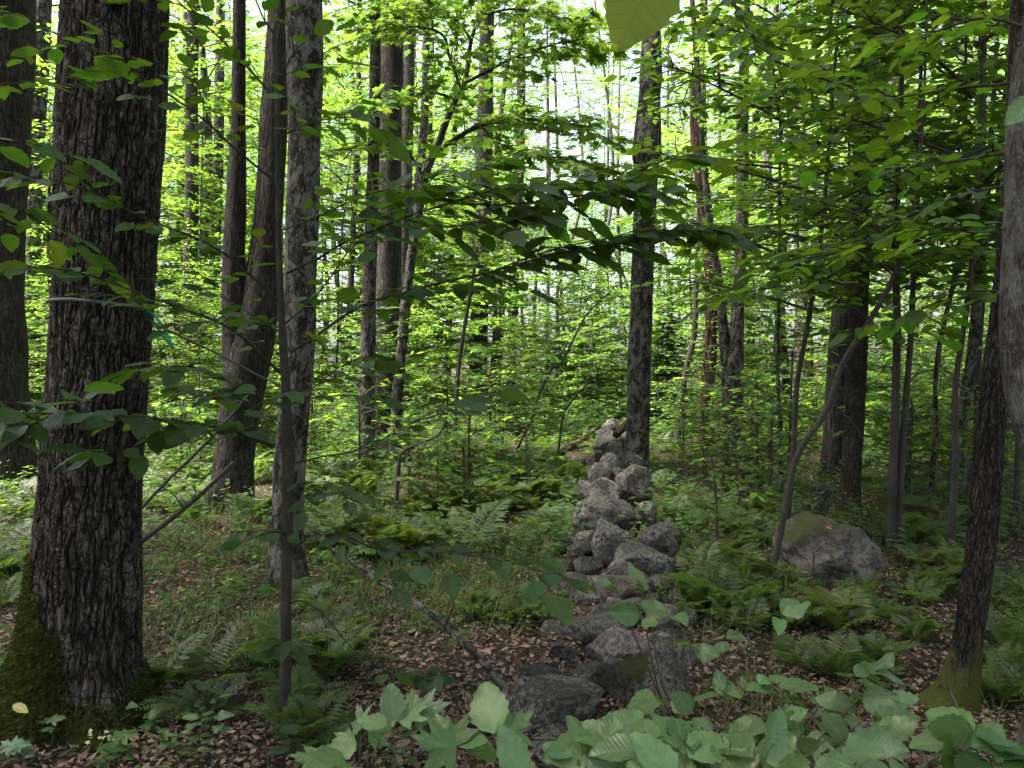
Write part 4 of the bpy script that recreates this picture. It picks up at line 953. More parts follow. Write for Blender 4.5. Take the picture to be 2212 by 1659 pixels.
log("grey lichen-flecked pole leaning from the lichen-spotted trunk down to the wall's near end", T((655, 1140, 4.9), (737, 1200, 4.55), (820, 1256, 4.3), (900, 1302, 4.1), (1000, 1390, 3.8), (1060, 1450, 3.6), (1118, 1510, 3.45)), [.010, .012, .013, .014, .015, .014, .014], 'mottled_bark', 61, twigs=7)
log("brown dead branch slanting behind the big maple to the forked tree", T((290, 1180, 4.7), (370, 1120, 4.8), (440, 1062, 4.95), (505, 998, 5.1)), [.017, .016, .014, .010], 'twig_bark', 62, twigs=5)
log("mossy rotting log lying right of the pink-faced boulder", [G(1935, 1190) + A(0, 0, .05), G(2000, 1215) + A(0, 0, .05), G(2090, 1255) + A(0, 0, .03)], [.06, .055, .045], 'furrow_bark', 63, name="fallen_log", cat="log", moss=.35, sides=20)
log("decayed dark log in the ferns behind the boulder", [G(1950, 1130) + A(0, 0, .08), G(2010, 1138) + A(0, 0, .08), G(2060, 1150) + A(0, 0, .04)], [.10, .09, .06], 'snag_wood', 64, name="fallen_log", cat="log", moss=.2, sides=20)
log("reddish rotten log end lying on the far stones of the wall", T((1330, 940, 11.4), (1345, 925, 11.6), (1360, 912, 11.9), (1375, 900, 12.2)), [.05, .06, .06, .05], 'snag_wood', 65, name="fallen_log", cat="log", sides=18)
log("short rotten stick pile left of the far wall stones", [G(1225, 975) + A(0, 0, .03), G(1262, 962) + A(0, 0, .12), G(1285, 950) + A(0, 0, .2)], [.05, .05, .03], 'snag_wood', 66, sides=14, twigs=4)
log("pale bare branch curving over the ground between the maple and the beech sapling", [G(400, 1375) + A(0, 0, .05), G(455, 1350) + A(0, 0, .06), G(515, 1330) + A(0, 0, .08), G(552, 1308) + A(0, 0, .12)], [.006, .008, .007, .005], 'grey_wood', 67, twigs=3)
log("short pale dead branch arching out of the leaves beside the near ferns", [G(335, 1380) + A(0, 0, .02), G(372, 1396) + A(0, 0, .04), G(395, 1410) + A(0, 0, .02)], [.010, .010, .008], 'grey_wood', 68)
log("curved half-buried branch near the ferns, pale and broken", [G(455, 1395) + A(0, 0, .03), G(490, 1388) + A(0, 0, .07), G(515, 1408) + A(0, 0, .02)], [.014, .014, .010], 'grey_wood', 69)
log("bark-covered stick lying at the left edge", [G(-10, 1283) + A(0, 0, .05), G(30, 1293) + A(0, 0, .05), G(66, 1298) + A(0, 0, .03)], [.013, .013, .01], 'twig_bark', 70)
log("white forked dead twig standing in front of the pink-faced boulder", T((1752, 1280, 5.0), (1757, 1210, 5.0), (1760, 1190, 5.0), (1775, 1172, 5.05), (1745, 1152, 5.1)), [.007, .007, .006, .005, .004], 'grey_wood', 71, twigs=7)
log("thin pale twig arched at the young dark tree's foot", [G(2010, 1500) + A(0, 0, .02), P(2040, 1480, 3.4), P(2065, 1520, 3.3), G(2085, 1580) + A(0, 0, .01)], [.003, .004, .004, .003], 'grey_wood', 72)
log("pale stick in the ferns in front of the shrub's left part", [G(1830, 1375) + A(0, 0, .06), G(1855, 1410) + A(0, 0, .06), G(1885, 1440) + A(0, 0, .02)], [.009, .009, .006], 'grey_wood', 73, twigs=4)
log("pinkish-brown forked vine lying over the bottom of the picture", T((860, 1659, 2.35), (920, 1622, 2.4), (990, 1625, 2.4), (1080, 1645, 2.35), (1180, 1655, 2.3), (1240, 1690, 2.25)), [.0022, .0028, .003, .003, .003, .003], 'twig_bark', 74, twigs=6)
log("curling bare twig over the dark flat-faced boulder", T((1290, 1630, 2.6), (1240, 1600, 2.65), (1150, 1597, 2.7), (1185, 1575, 2.7), (1175, 1545, 2.75), (1150, 1508, 2.8)), [.003, .003, .003, .0025, .002, .0015], 'grey_wood', 75, twigs=4)

# rotten stump
def stump():
    b0 = G(1735, 1150); rng = np.random.default_rng(9)
    t = thing("rotten_stump", "jagged grey rotten stump with splintered upright slabs behind the boulder", "stump", b0)
    k = b0[1] / F
    for i, (dx, w, h, lean) in enumerate([(-38, 14, 48, .5), (-22, 18, 70, .45), (-4, 16, 78, .35), (10, 20, 95, .55), (24, 16, 88, .6), (-14, 20, 60, .3), (4, 18, 66, .5)]):
        n = 14; ts = np.linspace(0, 1, n)
        p0 = A(dx * k, rng.uniform(-.06, .06), -.03)
        path = p0 + np.stack([lean * h * k * ts ** 1.3, .03 * np.sin(ts * 3), h * k * ts], -1)
        V = []; wv = w * k * .5
        for j, s in enumerate(ts):
            ww = wv * (1 - s ** 2.2 * .85) * (1 + .2 * math.sin(7 * s + i)); th = .016 * (1 - .7 * s)
            V += [path[j] + A(-ww, -th, 0), path[j] + A(0, -th * 1.7, 0), path[j] + A(ww, -th, 0), path[j] + A(ww, th, 0), path[j] + A(-ww, th, 0)]
        V = np.array(V); i0 = np.arange(n - 1)[:, None] * 5; jj = np.arange(5)[None]; j2 = (jj + 1) % 5
        q = np.stack([i0 + jj, i0 + j2, i0 + 5 + j2, i0 + 5 + jj], -1).reshape(-1, 4)
        obj("slab", mk("slab", V, q, {'bk': V * A(1, 1, 1), 'moss': np.full(len(V), -.5)}, mats=[M['grey_wood']]), t)
    me = stone_mesh("mound", .3, .2, .07, 77, 'stone_mossy', base=ICO3)
    me.materials.clear(); me.materials.append(M['snag_wood']); me.attributes.new('bk', 'FLOAT_VECTOR', 'POINT').data.foreach_set('vector', np.array([v.co[:] for v in me.vertices], np.float32).ravel())
    obj("rotten_root", me, t, loc=(-.2, .05, .02))
stump()

# ------------------------------------------------------------------ ferns
def frond_mesh(seed, L=1.0, npin=20, lobes=6, w=.30, mat='fern'):
    rng = np.random.default_rng(int(seed * 10) + 1); acc = Acc()
    ts = np.linspace(0, 1, 16)
    path = np.stack([.09 * np.sin(ts * 2.2 + seed) - .09 * math.sin(seed), L * (ts - .12 * ts ** 3), L * (.42 * ts - .52 * ts ** 2.2)], -1)
    v, q, bk = tube(path, np.linspace(.008, .0015, 16) * L, 4); acc.add(v, q, lf=np.zeros((len(v), 3)) + A(.2, 0, 0))
    pos = []; dr = []; nr = []; sz = []
    for k in range(npin):
        t = .14 + .85 * (k + .5) / npin
        p = A(*[np.interp(t, ts, path[:, c]) for c in range(3)]); q_ = A(*[np.interp(min(1, t + .03), ts, path[:, c]) for c in range(3)]); tan = nz(q_ - p)
        ln = w * L * (min(1, (t - .05) * 4.2)) ** .7 * (1 - t) ** .75 * 1.45
        for sd in (-1, 1):
            sv = nz(np.cross(tan, A(0, 0, 1))) * sd; up = nz(np.cross(sv * sd, tan))
            pd = nz(sv + tan * .35 + up * .06 + rng.normal(0, .04, 3))
            if lobes:
                for j in range(lobes):
                    u = (j + .4) / lobes; lw = ln * .26 * (1 - u) ** .8 + .010 * L
                    for s2 in (-1, 1):
                        pos.append(p + pd * ln * u + A(0, 0, -.10 * ln * u * u)); dr.append(nz(pd * .75 + tan * s2)); nr.append(up + rng.normal(0, .12, 3)); sz.append(lw)
                pos.append(p + pd * ln * .88); dr.append(pd); nr.append(up); sz.append(ln * .16)
            else:
                pos.append(p); dr.append(pd + A(0, 0, -.1)); nr.append(up + rng.normal(0, .15, 3)); sz.append(ln)
    scatter(acc, diamond(.24 if lobes else .13), np.array(pos), np.array(dr), np.array(nr), np.array(sz))
    return acc.mesh("frond", [M[mat]])
FR_NEAR = [frond_mesh(k * 1.7, 1.0, 14 + k, 0, .26 + .03 * k) for k in range(5)]
M['fern_dry'] = leaf_mat('fern_dry', (0.13, 0.09, 0.035), (0.14, 0.09, 0.02), 0.3, 0.7, 0.2, 3, 0.0, island=False, var=0.3)
FR_DRY = [frond_mesh(3.3, .8, 16, 6, .22, 'fern_dry')]
FR_MID = [frond_mesh(10 + k, 1.0, 18, 0, .32) for k in range(2)]
def fern(x, y, size, rng, label, group, meshes):
    z = tz(x, y); t = thing("fern", label, "fern", (x, y, z), group)
    n = int(rng.integers(4, 8)); a0 = rng.uniform(0, 6.28)
    for k in range(n):
        az = a0 + k * 6.283 / n + rng.uniform(-.35, .35); el = rng.uniform(.35, .95); s = size * rng.uniform(.7, 1.15)
        d = A(math.cos(az) * math.cos(el), math.sin(az) * math.cos(el), math.sin(el)); nrm = A(-math.cos(az) * math.sin(el), -math.sin(az) * math.sin(el), math.cos(el)) + rng.normal(0, .15, 3)
        obj("frond", FR_DRY[0] if rng.random() < .05 else meshes[int(rng.integers(len(meshes)))], t, mat4=mat4((0, 0, -.01), d, nrm, s))
FERNS = [  # label, group, frame region (x0,x1,y0,y1), count, size
    ("near fern between the big maple and the beech sapling", "ferns between maple and sapling", (330, 720, 1400, 1600), 12, .50),
    ("fern at the foot of the beech sapling", "ferns at the sapling's foot", (560, 760, 1300, 1480), 7, .5),
    ("fern at the left edge beside the wide dark trunk", "ferns at the left edge", (-20, 95, 1010, 1330), 16, .55),
    ("fern at the lower left corner beside the mossy foot", "ferns in the lower left corner", (-30, 25, 1540, 1600), 2, .3),
    ("fern in the bank left of the stone wall", "ferns left of the wall", (660, 1240, 985, 1200), 70, .72),
    ("fern in open ground behind the big maple", "ferns behind the maple", (320, 640, 960, 1150), 20, .6),
    ("fern growing against the right side of the stone wall", "ferns right of the wall", (1400, 1680, 1020, 1330), 44, .52),
    ("fern in front of the pink-faced boulder", "ferns before the boulder", (1500, 1990, 1280, 1390), 16, .46),
    ("fern between the boulder and the young dark tree", "ferns right of the boulder", (1930, 2080, 1100, 1330), 16, .55),
    ("fern at the right edge behind the young dark tree", "ferns at the right edge", (2110, 2240, 1250, 1560), 12, .42),
    ("small fern in the dead leaves left of the wall", "small ferns by the wall", (1020, 1240, 1215, 1330), 9, .36),
    ("fern near the lilac-grey litter in the right foreground", "ferns in the right foreground", (1700, 2030, 1390, 1480), 6, .38)]
frng = np.random.default_rng(77)
WALL_XY = np.array([[P((a + b_) / 2, 900, d)[0], d] for a, b_, _, _, d, _ in STONES])
def wall_dist(x, y): return float(np.min(np.hypot(WALL_XY[:, 0] - x, WALL_XY[:, 1] + .1 - y)))
for label, grp, (x0, x1, y0, y1), n, size in FERNS:
    for _ in range(n):
        for _try in range(8):
            fx, fy = frng.uniform(x0, x1), frng.uniform(y0, y1); g = G(fx, fy + 15)
            if wall_dist(g[0], g[1]) > .34: break
        rowp = ("back", "middle", "front")[min(2, int(3 * (fy - y0) / (y1 - y0)))] if n > 12 else ("back", "front")[fy > (y0 + y1) / 2]
        colp = ("left", "left centre", "centre", "right centre", "right")[min(4, int(5 * (fx - x0) / (x1 - x0)))] if n > 12 else ("left", "right")[fx > (x0 + x1) / 2]
        fern(g[0], g[1], size * .70 * frng.uniform(.7, 1.2), frng, label + ", " + rowp + " " + colp, grp, FR_NEAR if g[1] < 7.5 else FR_MID)

# ------------------------------------------------------------------ foreground shrubs with big pale leaves
def shrub(label, base, tips, seed, meshes, size, per=3, stem_r=.006, name="shrub", group=None, face=.55, stemmat='stem_red'):
    "woody stem at base, one branch to each tip point, leaves in opposite pairs along the outer part"
    rng = np.random.default_rng(seed); g = tz(base[0], base[1]); b0 = A(base[0], base[1], g)
    t = thing(name, label, "shrub", b0, group)
    for tp in tips:
        tp = A(*tp); mid = b0 + (tp - b0) * .5 + A(0, 0, .10) + rng.normal(0, .03, 3); mid[2] = max(mid[2], .2)
        path = spline([b0 + rng.normal(0, .015, 3) * A(1, 1, 0), b0 * .75 + tp * .25 + A(0, 0, .12), mid, tp], 20)
        v, q, bk = tube(path, np.linspace(stem_r, .0016, 20), 7)
        so = obj("stem", mk("stem", v - b0, q, mats=[M[stemmat]]), t)
        out = nz((tp - b0) * A(1, 1, 0.15))
        for k in range(per):
            i = 19 - int(k * 4.2); p0 = path[i]; fac = (1.0 - .10 * k)
            if k == 0:
                dirs = [out + rng.normal(0, .25, 3)]
            sv = nz(np.cross(A(0, 0, 1), out)); dirs = [out * .5 + sv, out * .5 - sv] + ([out] if k == 0 else [])
            for dv in dirs:
                dv = dv + rng.normal(0, .22, 3) + A(0, 0, -.18); nrm = A(0, -face, 1) + rng.normal(0, .34, 3)
                s = size * rng.uniform(.62, 1.15) * fac; pp = p0 + nz(dv) * .015
                obj("leaf", meshes[int(rng.integers(len(meshes)))], so, mat4=mat4(pp - b0, dv, nrm, s))
    return t
# hobblebush, right foreground
srng = np.random.default_rng(5)
def tips_in(x0, x1, y0, y1, dd, n, rng=srng):
    out = []
    for k in range(n):
        ty = rng.uniform(y0, y1); tx = rng.uniform(x0, x1); f = (ty - y0) / max(1, y1 - y0); out.append(P(tx, ty, dd[0] + (dd[1] - dd[0]) * f + rng.uniform(-.06, .06)))
    return out
shrub("broad shrub of pale bluish-green toothed leaves in the right foreground", (.62, 2.15, 0), tips_in(1400, 1915, 1450, 1670, (2.45, 1.75), 36), 81, [ML['shrub'], ML['shrub2'], ML['shrub3'], ML['heart']], .098, per=3, name="leafy_shrub")
shrub("lower part of a pale-leaved shrub along the bottom edge, right of centre", (.40, 1.55, 0), tips_in(1300, 1780, 1600, 1720, (1.8, 1.55), 13), 82, [ML['shrub'], ML['shrub2'], ML['shrub3']], .112, per=2, name="leafy_shrub")
shrub("upright slender shrub with pale leaves in front of the wall stones", (.62, 2.6, 0), T((1400, 1262, 2.6), (1330, 1265, 2.55), (1450, 1330, 2.5), (1490, 1395, 2.45), (1680, 1330, 2.5), (1560, 1380, 2.5), (1390, 1330, 2.5)), 83, [ML['shrub2'], ML['shrub3']], .092, per=1, name="leafy_shrub")
shrub("maple-leaved seedling with broad pale leaves at the bottom, left of the dark boulder", (-.30, 1.95, 0), T((780, 1590, 2.05), (850, 1570, 2.0), (760, 1650, 1.9), (880, 1545, 2.05), (715, 1640, 1.95)), 84, [ML['shrubm'], ML['shrubm'], ML['shrub']], .09, per=1, name="leafy_shrub", face=.7)
shrub("large lobed pale leaves at the bottom edge below the dark boulder", (.05, 1.6, 0), T((1070, 1600, 1.75), (1000, 1625, 1.72), (1250, 1640, 1.7), (1300, 1600, 1.75), (1130, 1700, 1.6)), 85, [ML['shrubm'], ML['shrub']], .115, per=1, name="leafy_shrub", face=.75)
shrub("dark bluish broad leaves in the lower right corner", (1.35, 1.9, 0), T((2060, 1600, 1.9), (2120, 1590, 1.9), (2190, 1610, 1.85), (2140, 1650, 1.8), (2230, 1640, 1.8)), 86, [ML['near2'], ML['shrub']], .115, per=1, name="leafy_shrub", face=.5)
# beech seedling with a rosette of dark ribbed leaves in the litter
shrub("small seedling with a whorl of dark ribbed leaves in the dead leaves", (-.40, 3.35, 0), T((925, 1465, 3.3), (930, 1470, 3.25)), 87, [ML['near2']], .10, per=2, name="seedling", face=.35)
# single leaf close to the lens at the top, on its twig
def hang_leaf(label, pts, tip, d, n, size, mesh, r=.0022):
    path = spline(np.array(pts), 24); base = path[0]
    v, q, bk = tube(path, np.linspace(r, .001, 24), 6)
    t = thing("hanging_twig", label, "branch", base)
    obj("twig", mk("twig", v - base, q, {'bk': bk, 'moss': np.full(len(v), -.5)}, mats=[M['twig_bark']]), t)
    obj("leaf", mesh, t, mat4=mat4(path[-1] - base, tip - path[-1], n, size))
hang_leaf("large green leaf hanging close to the lens at the top", T((1480, -260, .95), (1460, -160, .92), (1430, -90, .9)), P(1345, 78, .88), .9, A(.25, -.8, .6), .118, ML['close'])
hang_leaf("single pale leaf at the right edge in front of the beech trunk", T((2300, 180, 1.7), (2270, 200, 1.7), (2245, 212, 1.7)), P(2168, 268, 1.7), 1.7, A(.1, -.7, .7), .085, ML['shrub'])

# ------------------------------------------------------------------ seedlings at the maple's foot
crng = np.random.default_rng(91)
SEED = [((60, 1590), "leaf cluster seedling with round leaflets left of the mossy foot's centre", 'heart', .05, 5), ((110, 1620), "lobed seedling at the mossy foot near the dead leaf", 'shrubm', .06, 4), ((210, 1590), "pale-edged seedling with pointed leaves in front of the mossy foot", 'shrub', .055, 6),
        ((275, 1585), "seedling with heart-shaped leaves climbing at the right of the mossy foot", 'heart', .055, 6), ((320, 1585), "heart-leaved seedling right of the mossy foot, tallest of the little plants", 'heart', .06, 5), ((255, 1640), "seedling with one broad lobed leaf in the lower left", 'shrubm', .08, 3),
        ((30, 1655), "lobed seedling in the bottom left corner", 'shrubm', .07, 4), ((410, 1600), "slim seedling with oval leaves below the near ferns", 'shrub', .05, 6), ((470, 1620), "round-leaved seedling in the shade below the near ferns", 'heart', .055, 4), ((360, 1640), "small seedling at the bottom edge right of the mossy foot", 'heart', .05, 4),
        ((620, 1650), "seedling with dark leaves at the bottom edge below the sapling", 'near', .07, 5), ((990, 1400), "bright seedling left of the leaning pole's lower part", 'right', .07, 7)]
for (tx, ty), lab, mk_, size, n in SEED:
    g = G(min(max(tx, 0), 2212), ty); h = crng.uniform(.07, .16)
    t = thing("seedling", lab, "seedling", g)
    path = spline([A(0, 0, -.01), A(.01, 0, h * .5), A(crng.uniform(-.02, .02), -.01, h)], 8)
    v, q, bk = tube(path, np.linspace(.0022, .0012, 8), 5); obj("stem", mk("stem", v, q, mats=[M['stem_green']]), t)
    for k in range(n):
        az = k * 2.4 + crng.uniform(-.4, .4); f = 1 - .12 * k; p = path[int(7 * max(.3, f))]
        obj("leaf", ML[mk_], t, mat4=mat4(p, A(math.cos(az), math.sin(az), .1), A(0, -.35, 1) + crng.normal(0, .2, 3), size * crng.uniform(.8, 1.2)))
# pale spotted sprig
g = G(215, 1625); t = thing("seedling", "sprig of tiny cream-coloured leaves in front of the mossy foot", "seedling", g)
ml = leaf_mesh("leaf", LEAF_HEART, M['variegated'])
v, q, bk = tube(spline([A(0, 0, -.01), A(0, 0, .05), A(.01, -.01, .09)], 6), .0015, 5); obj("stem", mk("stem", v, q, mats=[M['stem_green']]), t)
for k in range(14):
    obj("leaf", ml, t, mat4=mat4(A(crng.uniform(-.05, .06), crng.uniform(-.02, .02), crng.uniform(.03, .09)), crng.normal(0, 1, 3) * A(1, 1, .3), A(0, -.6, .8), .018))
# single fallen leaves that stand out
def one_leaf(label, pos, d, n, s, mat, tm=LEAF_BROAD):
    tag(obj("fallen_leaf", leaf_mesh("fallen_leaf", tm, M[mat]), mat4=mat4(pos, d, n, s)), label, "leaf")
pm = P(28, 1522, 2.72); one_leaf("pale yellow dead leaf lying on the moss at the lower left", pm, A(1, -.25, -.3), A(.2, -.5, .9), .065, 'dry_yellow', LEAF_BEECH)
one_leaf("orange-red dead leaf on top of the pink-faced boulder", P(1783, 1138, 5.35), A(1, -.2, -.2), A(0, -.5, .8), .045, 'dry_orange', LEAF_BEECH)

# ------------------------------------------------------------------ leaf litter
def litter_pts(n, ymax, rng, ymin=1.6):
    y = ymin * (ymax / ymin) ** rng.random(n) ; x = rng.uniform(-.75, .75, n) * y
    return x, y
lr = np.random.default_rng(13)
LEAF_DEAD = (A((0, 0, 0), (-.3, .45, .22), (0, .5, 0), (.3, .45, .16), (0, 1, .28)), np.array([(0, 2, 1), (0, 3, 2), (1, 2, 4), (2, 3, 4)]), A((0, 0, 0), (-.3, .45, 0), (0, .5, 0), (.3, .45, 0), (0, 1, 0)))
x, y = litter_pts(80000, 12, lr); z = terrain(x, y) + lr.uniform(.002, .03, len(x))
acc = Acc(); a = lr.uniform(0, 6.28, len(x)); scatter(acc, LEAF_DEAD, np.stack([x, y, z], -1), np.stack([np.cos(a), np.sin(a), lr.normal(0, .25, len(x))], -1), np.stack([lr.normal(0, .45, len(x)), lr.normal(0, .45, len(x)), np.ones(len(x)) * lr.choice([-1, 1], len(x))], -1), lr.uniform(.014, .05, len(x)) * lr.uniform(.6, 1, len(x)))
o = obj("leaf_litter", acc.mesh("leaf_litter", [M['litter']])); o["kind"] = "stuff"; tag(o, "carpet of brown dead leaves on the forest floor", "leaf litter")
dm = [leaf_mesh("fallen_leaf", tm, M['litter_one']) for tm in (leaf_grid(ov(.8, .3), 7, .08, .6, .3, 1, .12), LEAF_MAPLE, leaf_grid(ov(.75, .33), 7, .05, -.5, -.35, 1, .15))]
for k in range(220):
    tx, ty = lr.uniform(680, 1260), lr.uniform(1330, 1655)
    if k % 4 == 0: tx, ty = lr.uniform(1700, 2150), lr.uniform(1480, 1655)
    g = G(tx, ty); az = lr.uniform(0, 6.28); ri = k % 4 == 0
    tag(obj("fallen_leaf", dm[int(lr.integers(3))], mat4=mat4(g + A(0, 0, lr.uniform(.015, .04)), A(math.cos(az), math.sin(az), lr.normal(0, .2)), A(lr.normal(0, .35), lr.normal(0, .35) - .2, 1), lr.uniform(.035, .062))),
        "curled brown dead leaf on the ground right of the pale shrub" if ri else "curled brown dead leaf on the open patch left of the wall", "leaf", "dead leaves right of the shrub" if ri else "dead leaves left of the wall")

# ------------------------------------------------------------------ ground cover: seedlings, grass, twigs
def cover_density(x, y):
    tx = CX + x / y * F; ty = HY + CAMZ / y * F
    open_ = np.exp(-(((tx - 960) / 300) ** 2 + ((ty - 1500) / 200) ** 2)) + .8 * np.exp(-(((tx - 2000) / 260) ** 2 + ((ty - 1580) / 130) ** 2))
    wallm = np.exp(-((x - (.08 + .115 * y)) / .36) ** 2) * (y < 12.5)
    near_ = np.clip((ty - 1330) / 130, 0, 1) * .55 + .75 * np.exp(-(((tx - 1850) / 260) ** 2 + ((ty - 1420) / 90) ** 2))
    return np.clip((1 - np.clip(near_, 0, .95)) - .62 * open_ - .97 * wallm, .0, 1)
gr = np.random.default_rng(17)
def cover(n, y0, y1, size, hgt, tmpl, mat, name, label, nl=6):
    y = y0 * (y1 / y0) ** gr.random(n) ; x = gr.uniform(-.74, .74, n) * y
    m = gr.random(n) < cover_density(x, y) * np.clip(.35 + .9 * (noise(np.stack([x, y], -1) * 1.4, 51, 2) + .35), .05, 1); x, y = x[m], y[m]
    h = hgt * gr.uniform(.4, 1.3, len(x)); z = terrain(x, y)
    acc = Acc(); P0 = np.stack([x, y, z], -1)
    for k in range(nl):
        az = gr.uniform(0, 6.28) + k * 2.4 + gr.uniform(-.5, .5, len(x)); f = 1 - (k // 2) * .22
        d = np.stack([np.cos(az), np.sin(az), gr.normal(.05, .15, len(x))], -1)
        scatter(acc, tmpl, P0 + np.stack([d[:, 0] * .01, d[:, 1] * .01, h * f], -1), d, np.stack([gr.normal(0, .28, len(x)), gr.normal(-.1, .28, len(x)), np.ones(len(x))], -1), size * gr.uniform(.6, 1.25, len(x)))
    # stems as thin upright slivers
    nrm = gr.normal(0, 1, (len(x), 3)) * A(1, 1, 0)
    scatter(acc, (A((-.012, 0, 0), (.012, 0, 0), (0, 1, 0)), np.array([(0, 1, 2)]), A((0, 0, 0), (0, 0, 0), (0, 1, 0))), P0, np.stack([gr.normal(0, .06, len(x)), gr.normal(0, .06, len(x)), np.ones(len(x))], -1), nrm, h)
    o = obj(name, acc.mesh(name, [M[mat]])); o["kind"] = "stuff"; tag(o, label, "plants")
cover(2100, 2.6, 8, .045, .10, LEAF_MID, 'cover', "ground_cover", "low green seedlings scattered over the near forest floor")
cover(900, 3.2, 9, .07, .17, LEAF_MAPLE_FAR, 'leaf_mid', "ground_cover", "little maple seedlings with lobed leaves on the forest floor", 4)
cover(5600, 6, 22, .075, .28, LEAF_MID, 'cover', "ground_cover", "knee-high green plants carpeting the middle distance", 8)
cover(9000, 14, 60, .13, .5, LEAF_FAR, 'leaf_far', "ground_cover", "bright green undergrowth far back under the trees", 8)
# far fern mass
def fern_mass(n, y0, y1):
    y = gr.uniform(y0, y1, n); x = gr.uniform(-.72, .72, n) * y
    acc = Acc(); z = terrain(x, y)
    for k in range(6):
        az = gr.uniform(0, 6.28, n); el = gr.uniform(.3, .8, n); L = gr.uniform(.35, .7, n)
        d = np.stack([np.cos(az) * np.cos(el), np.sin(az) * np.cos(el), np.sin(el)], -1); nn = np.stack([-np.cos(az) * np.sin(el), -np.sin(az) * np.sin(el), np.cos(el)], -1)
        for j in range(7):
            t = .25 + .11 * j
            p = np.stack([x, y, z], -1) + d * (L * t)[:, None] + A(0, 0, -.25) * (L * t * t)[:, None]
            sv = nz(np.cross(d, nn))
            for s in (-1, 1): scatter(acc, diamond(.16), p, sv * s + d * .3 + A(0, 0, -.1), nn, L * .30 * (1.1 - t))
    o = obj("fern_cover", acc.mesh("fern_cover", [M['fern_mass']])); o["kind"] = "stuff"; tag(o, "mass of ferns carpeting the ground under the distant trees", "ferns")
fern_mass(1200, 11, 32)
def grass():
    n = 9000; y = 2.4 * (11 / 2.4) ** gr.random(n); x = gr.uniform(-.74, .74, n) * y
    k = noise(np.stack([x, y], -1) * 1.1, 61, 2); m = (k > -.05) & (gr.random(n) < cover_density(x, y)); x, y = x[m], y[m]; acc = Acc(); z = terrain(x, y)
    V = A((-.012, 0, 0), (.012, 0, 0), (-.010, .5, .02), (.010, .5, .02), (0, 1, -.12)); Fc = np.array([(0, 1, 3), (0, 3, 2), (2, 3, 4)])
    for j in range(5):
        az = gr.uniform(0, 6.28, len(x)); el = gr.uniform(.4, 1.3, len(x))
        d = np.stack([np.cos(az) * np.cos(el), np.sin(az) * np.cos(el), np.sin(el)], -1); nn = np.stack([-np.cos(az) * np.sin(el), -np.sin(az) * np.sin(el), np.cos(el)], -1)
        scatter(acc, (V, Fc, V * A(1, 1, 0)), np.stack([x, y, z], -1) + gr.normal(0, .02, (len(x), 3)) * A(1, 1, 0), d, nn, gr.uniform(.10, .28, len(x)))
    o = obj("grass", acc.mesh("grass", [M['grass']])); o["kind"] = "stuff"; tag(o, "thin woodland grass between the ferns", "grass")
grass()
def twig_litter():
    acc = Acc(); n = 900; y = 2.2 * (10 / 2.2) ** gr.random(n); x = gr.uniform(-.72, .72, n) * y
    for k in range(n):
        a = gr.uniform(0, 6.28); L = gr.uniform(.08, .4); p = A(x[k], y[k], tz(x[k], y[k]) + .02); d = A(math.cos(a), math.sin(a), gr.normal(0, .12))
        v, q, bk = tube([p, p + d * L * .5 + gr.normal(0, .015, 3), p + d * L], [.003, .0026, .0012], 4); acc.add(v, q, bk=bk, moss=np.full(len(v), -.5))
    o = obj("twig_litter", acc.mesh("twig_litter", [M['grey_wood']])); o["kind"] = "stuff"; tag(o, "thin dead twigs strewn over the leaf litter", "twigs")
twig_litter()

# ------------------------------------------------------------------ conifers
def conifer(label, pos, H, R, seed, nw=16):
    rng = np.random.default_rng(seed); t = thing("fir_tree", label, "tree", pos)
    acc = Acc(); pos_, dr, nr, sz = [], [], [], []
    v, q, bk = tube(np.stack([np.zeros(8), np.zeros(8), np.linspace(-.1, H, 8)], -1), np.linspace(.012 * H, .004, 8), 7)
    obj("trunk", mk("trunk", v, q, {'bk': bk, 'moss': np.full(len(v), -.5)}, mats=[M['far_bark']]), t)
    for w in range(nw):
        z = H * (.12 + .86 * w / nw); L = R * (1 - w / nw) ** .8 + .06
        for b_ in range(5):
            az = b_ * 1.256 + w * .7 + rng.uniform(-.6, .6); d = A(math.cos(az), math.sin(az), rng.uniform(-.35, .15)); z = H * (.1 + .88 * (w + rng.uniform(-.6, .6)) / nw); L = (R * (1 - w / nw) ** .8 + .06) * rng.uniform(.6, 1.15); sv = A(-d[1], d[0], 0)
            for u in np.arange(.08, 1, .07):
                for s in (-1, 1):
                    pos_.append(A(0, 0, z) + d * L * u); dr.append(d * .7 + sv * s + rng.normal(0, .1, 3)); nr.append(A(0, 0, 1) + rng.normal(0, .3, 3)); sz.append(L * .35 * (1.05 - u) + .05)
    scatter(acc, diamond(.10), np.array(pos_), np.array(dr), np.array(nr), np.array(sz))
    o = obj("crown", acc.mesh("crown", [M['conifer']]), t); o["kind"] = "stuff"
g = G(1440, 930); conifer("small dark fir behind the upright trunk by the stone wall", g, 2.9, 1.1, 3, 26)
g = P(118, 900, 24); conifer("hazy green conifer in the distance left of the big maple", A(g[0], g[1], tz(g[0], g[1])), 9.0, 2.4, 4, 30)
g = G(1105, 905); conifer("tiny fir seedling among the bright ferns left of centre", A(g[0], 14, tz(g[0], 14)), .8, .4, 5, 8)

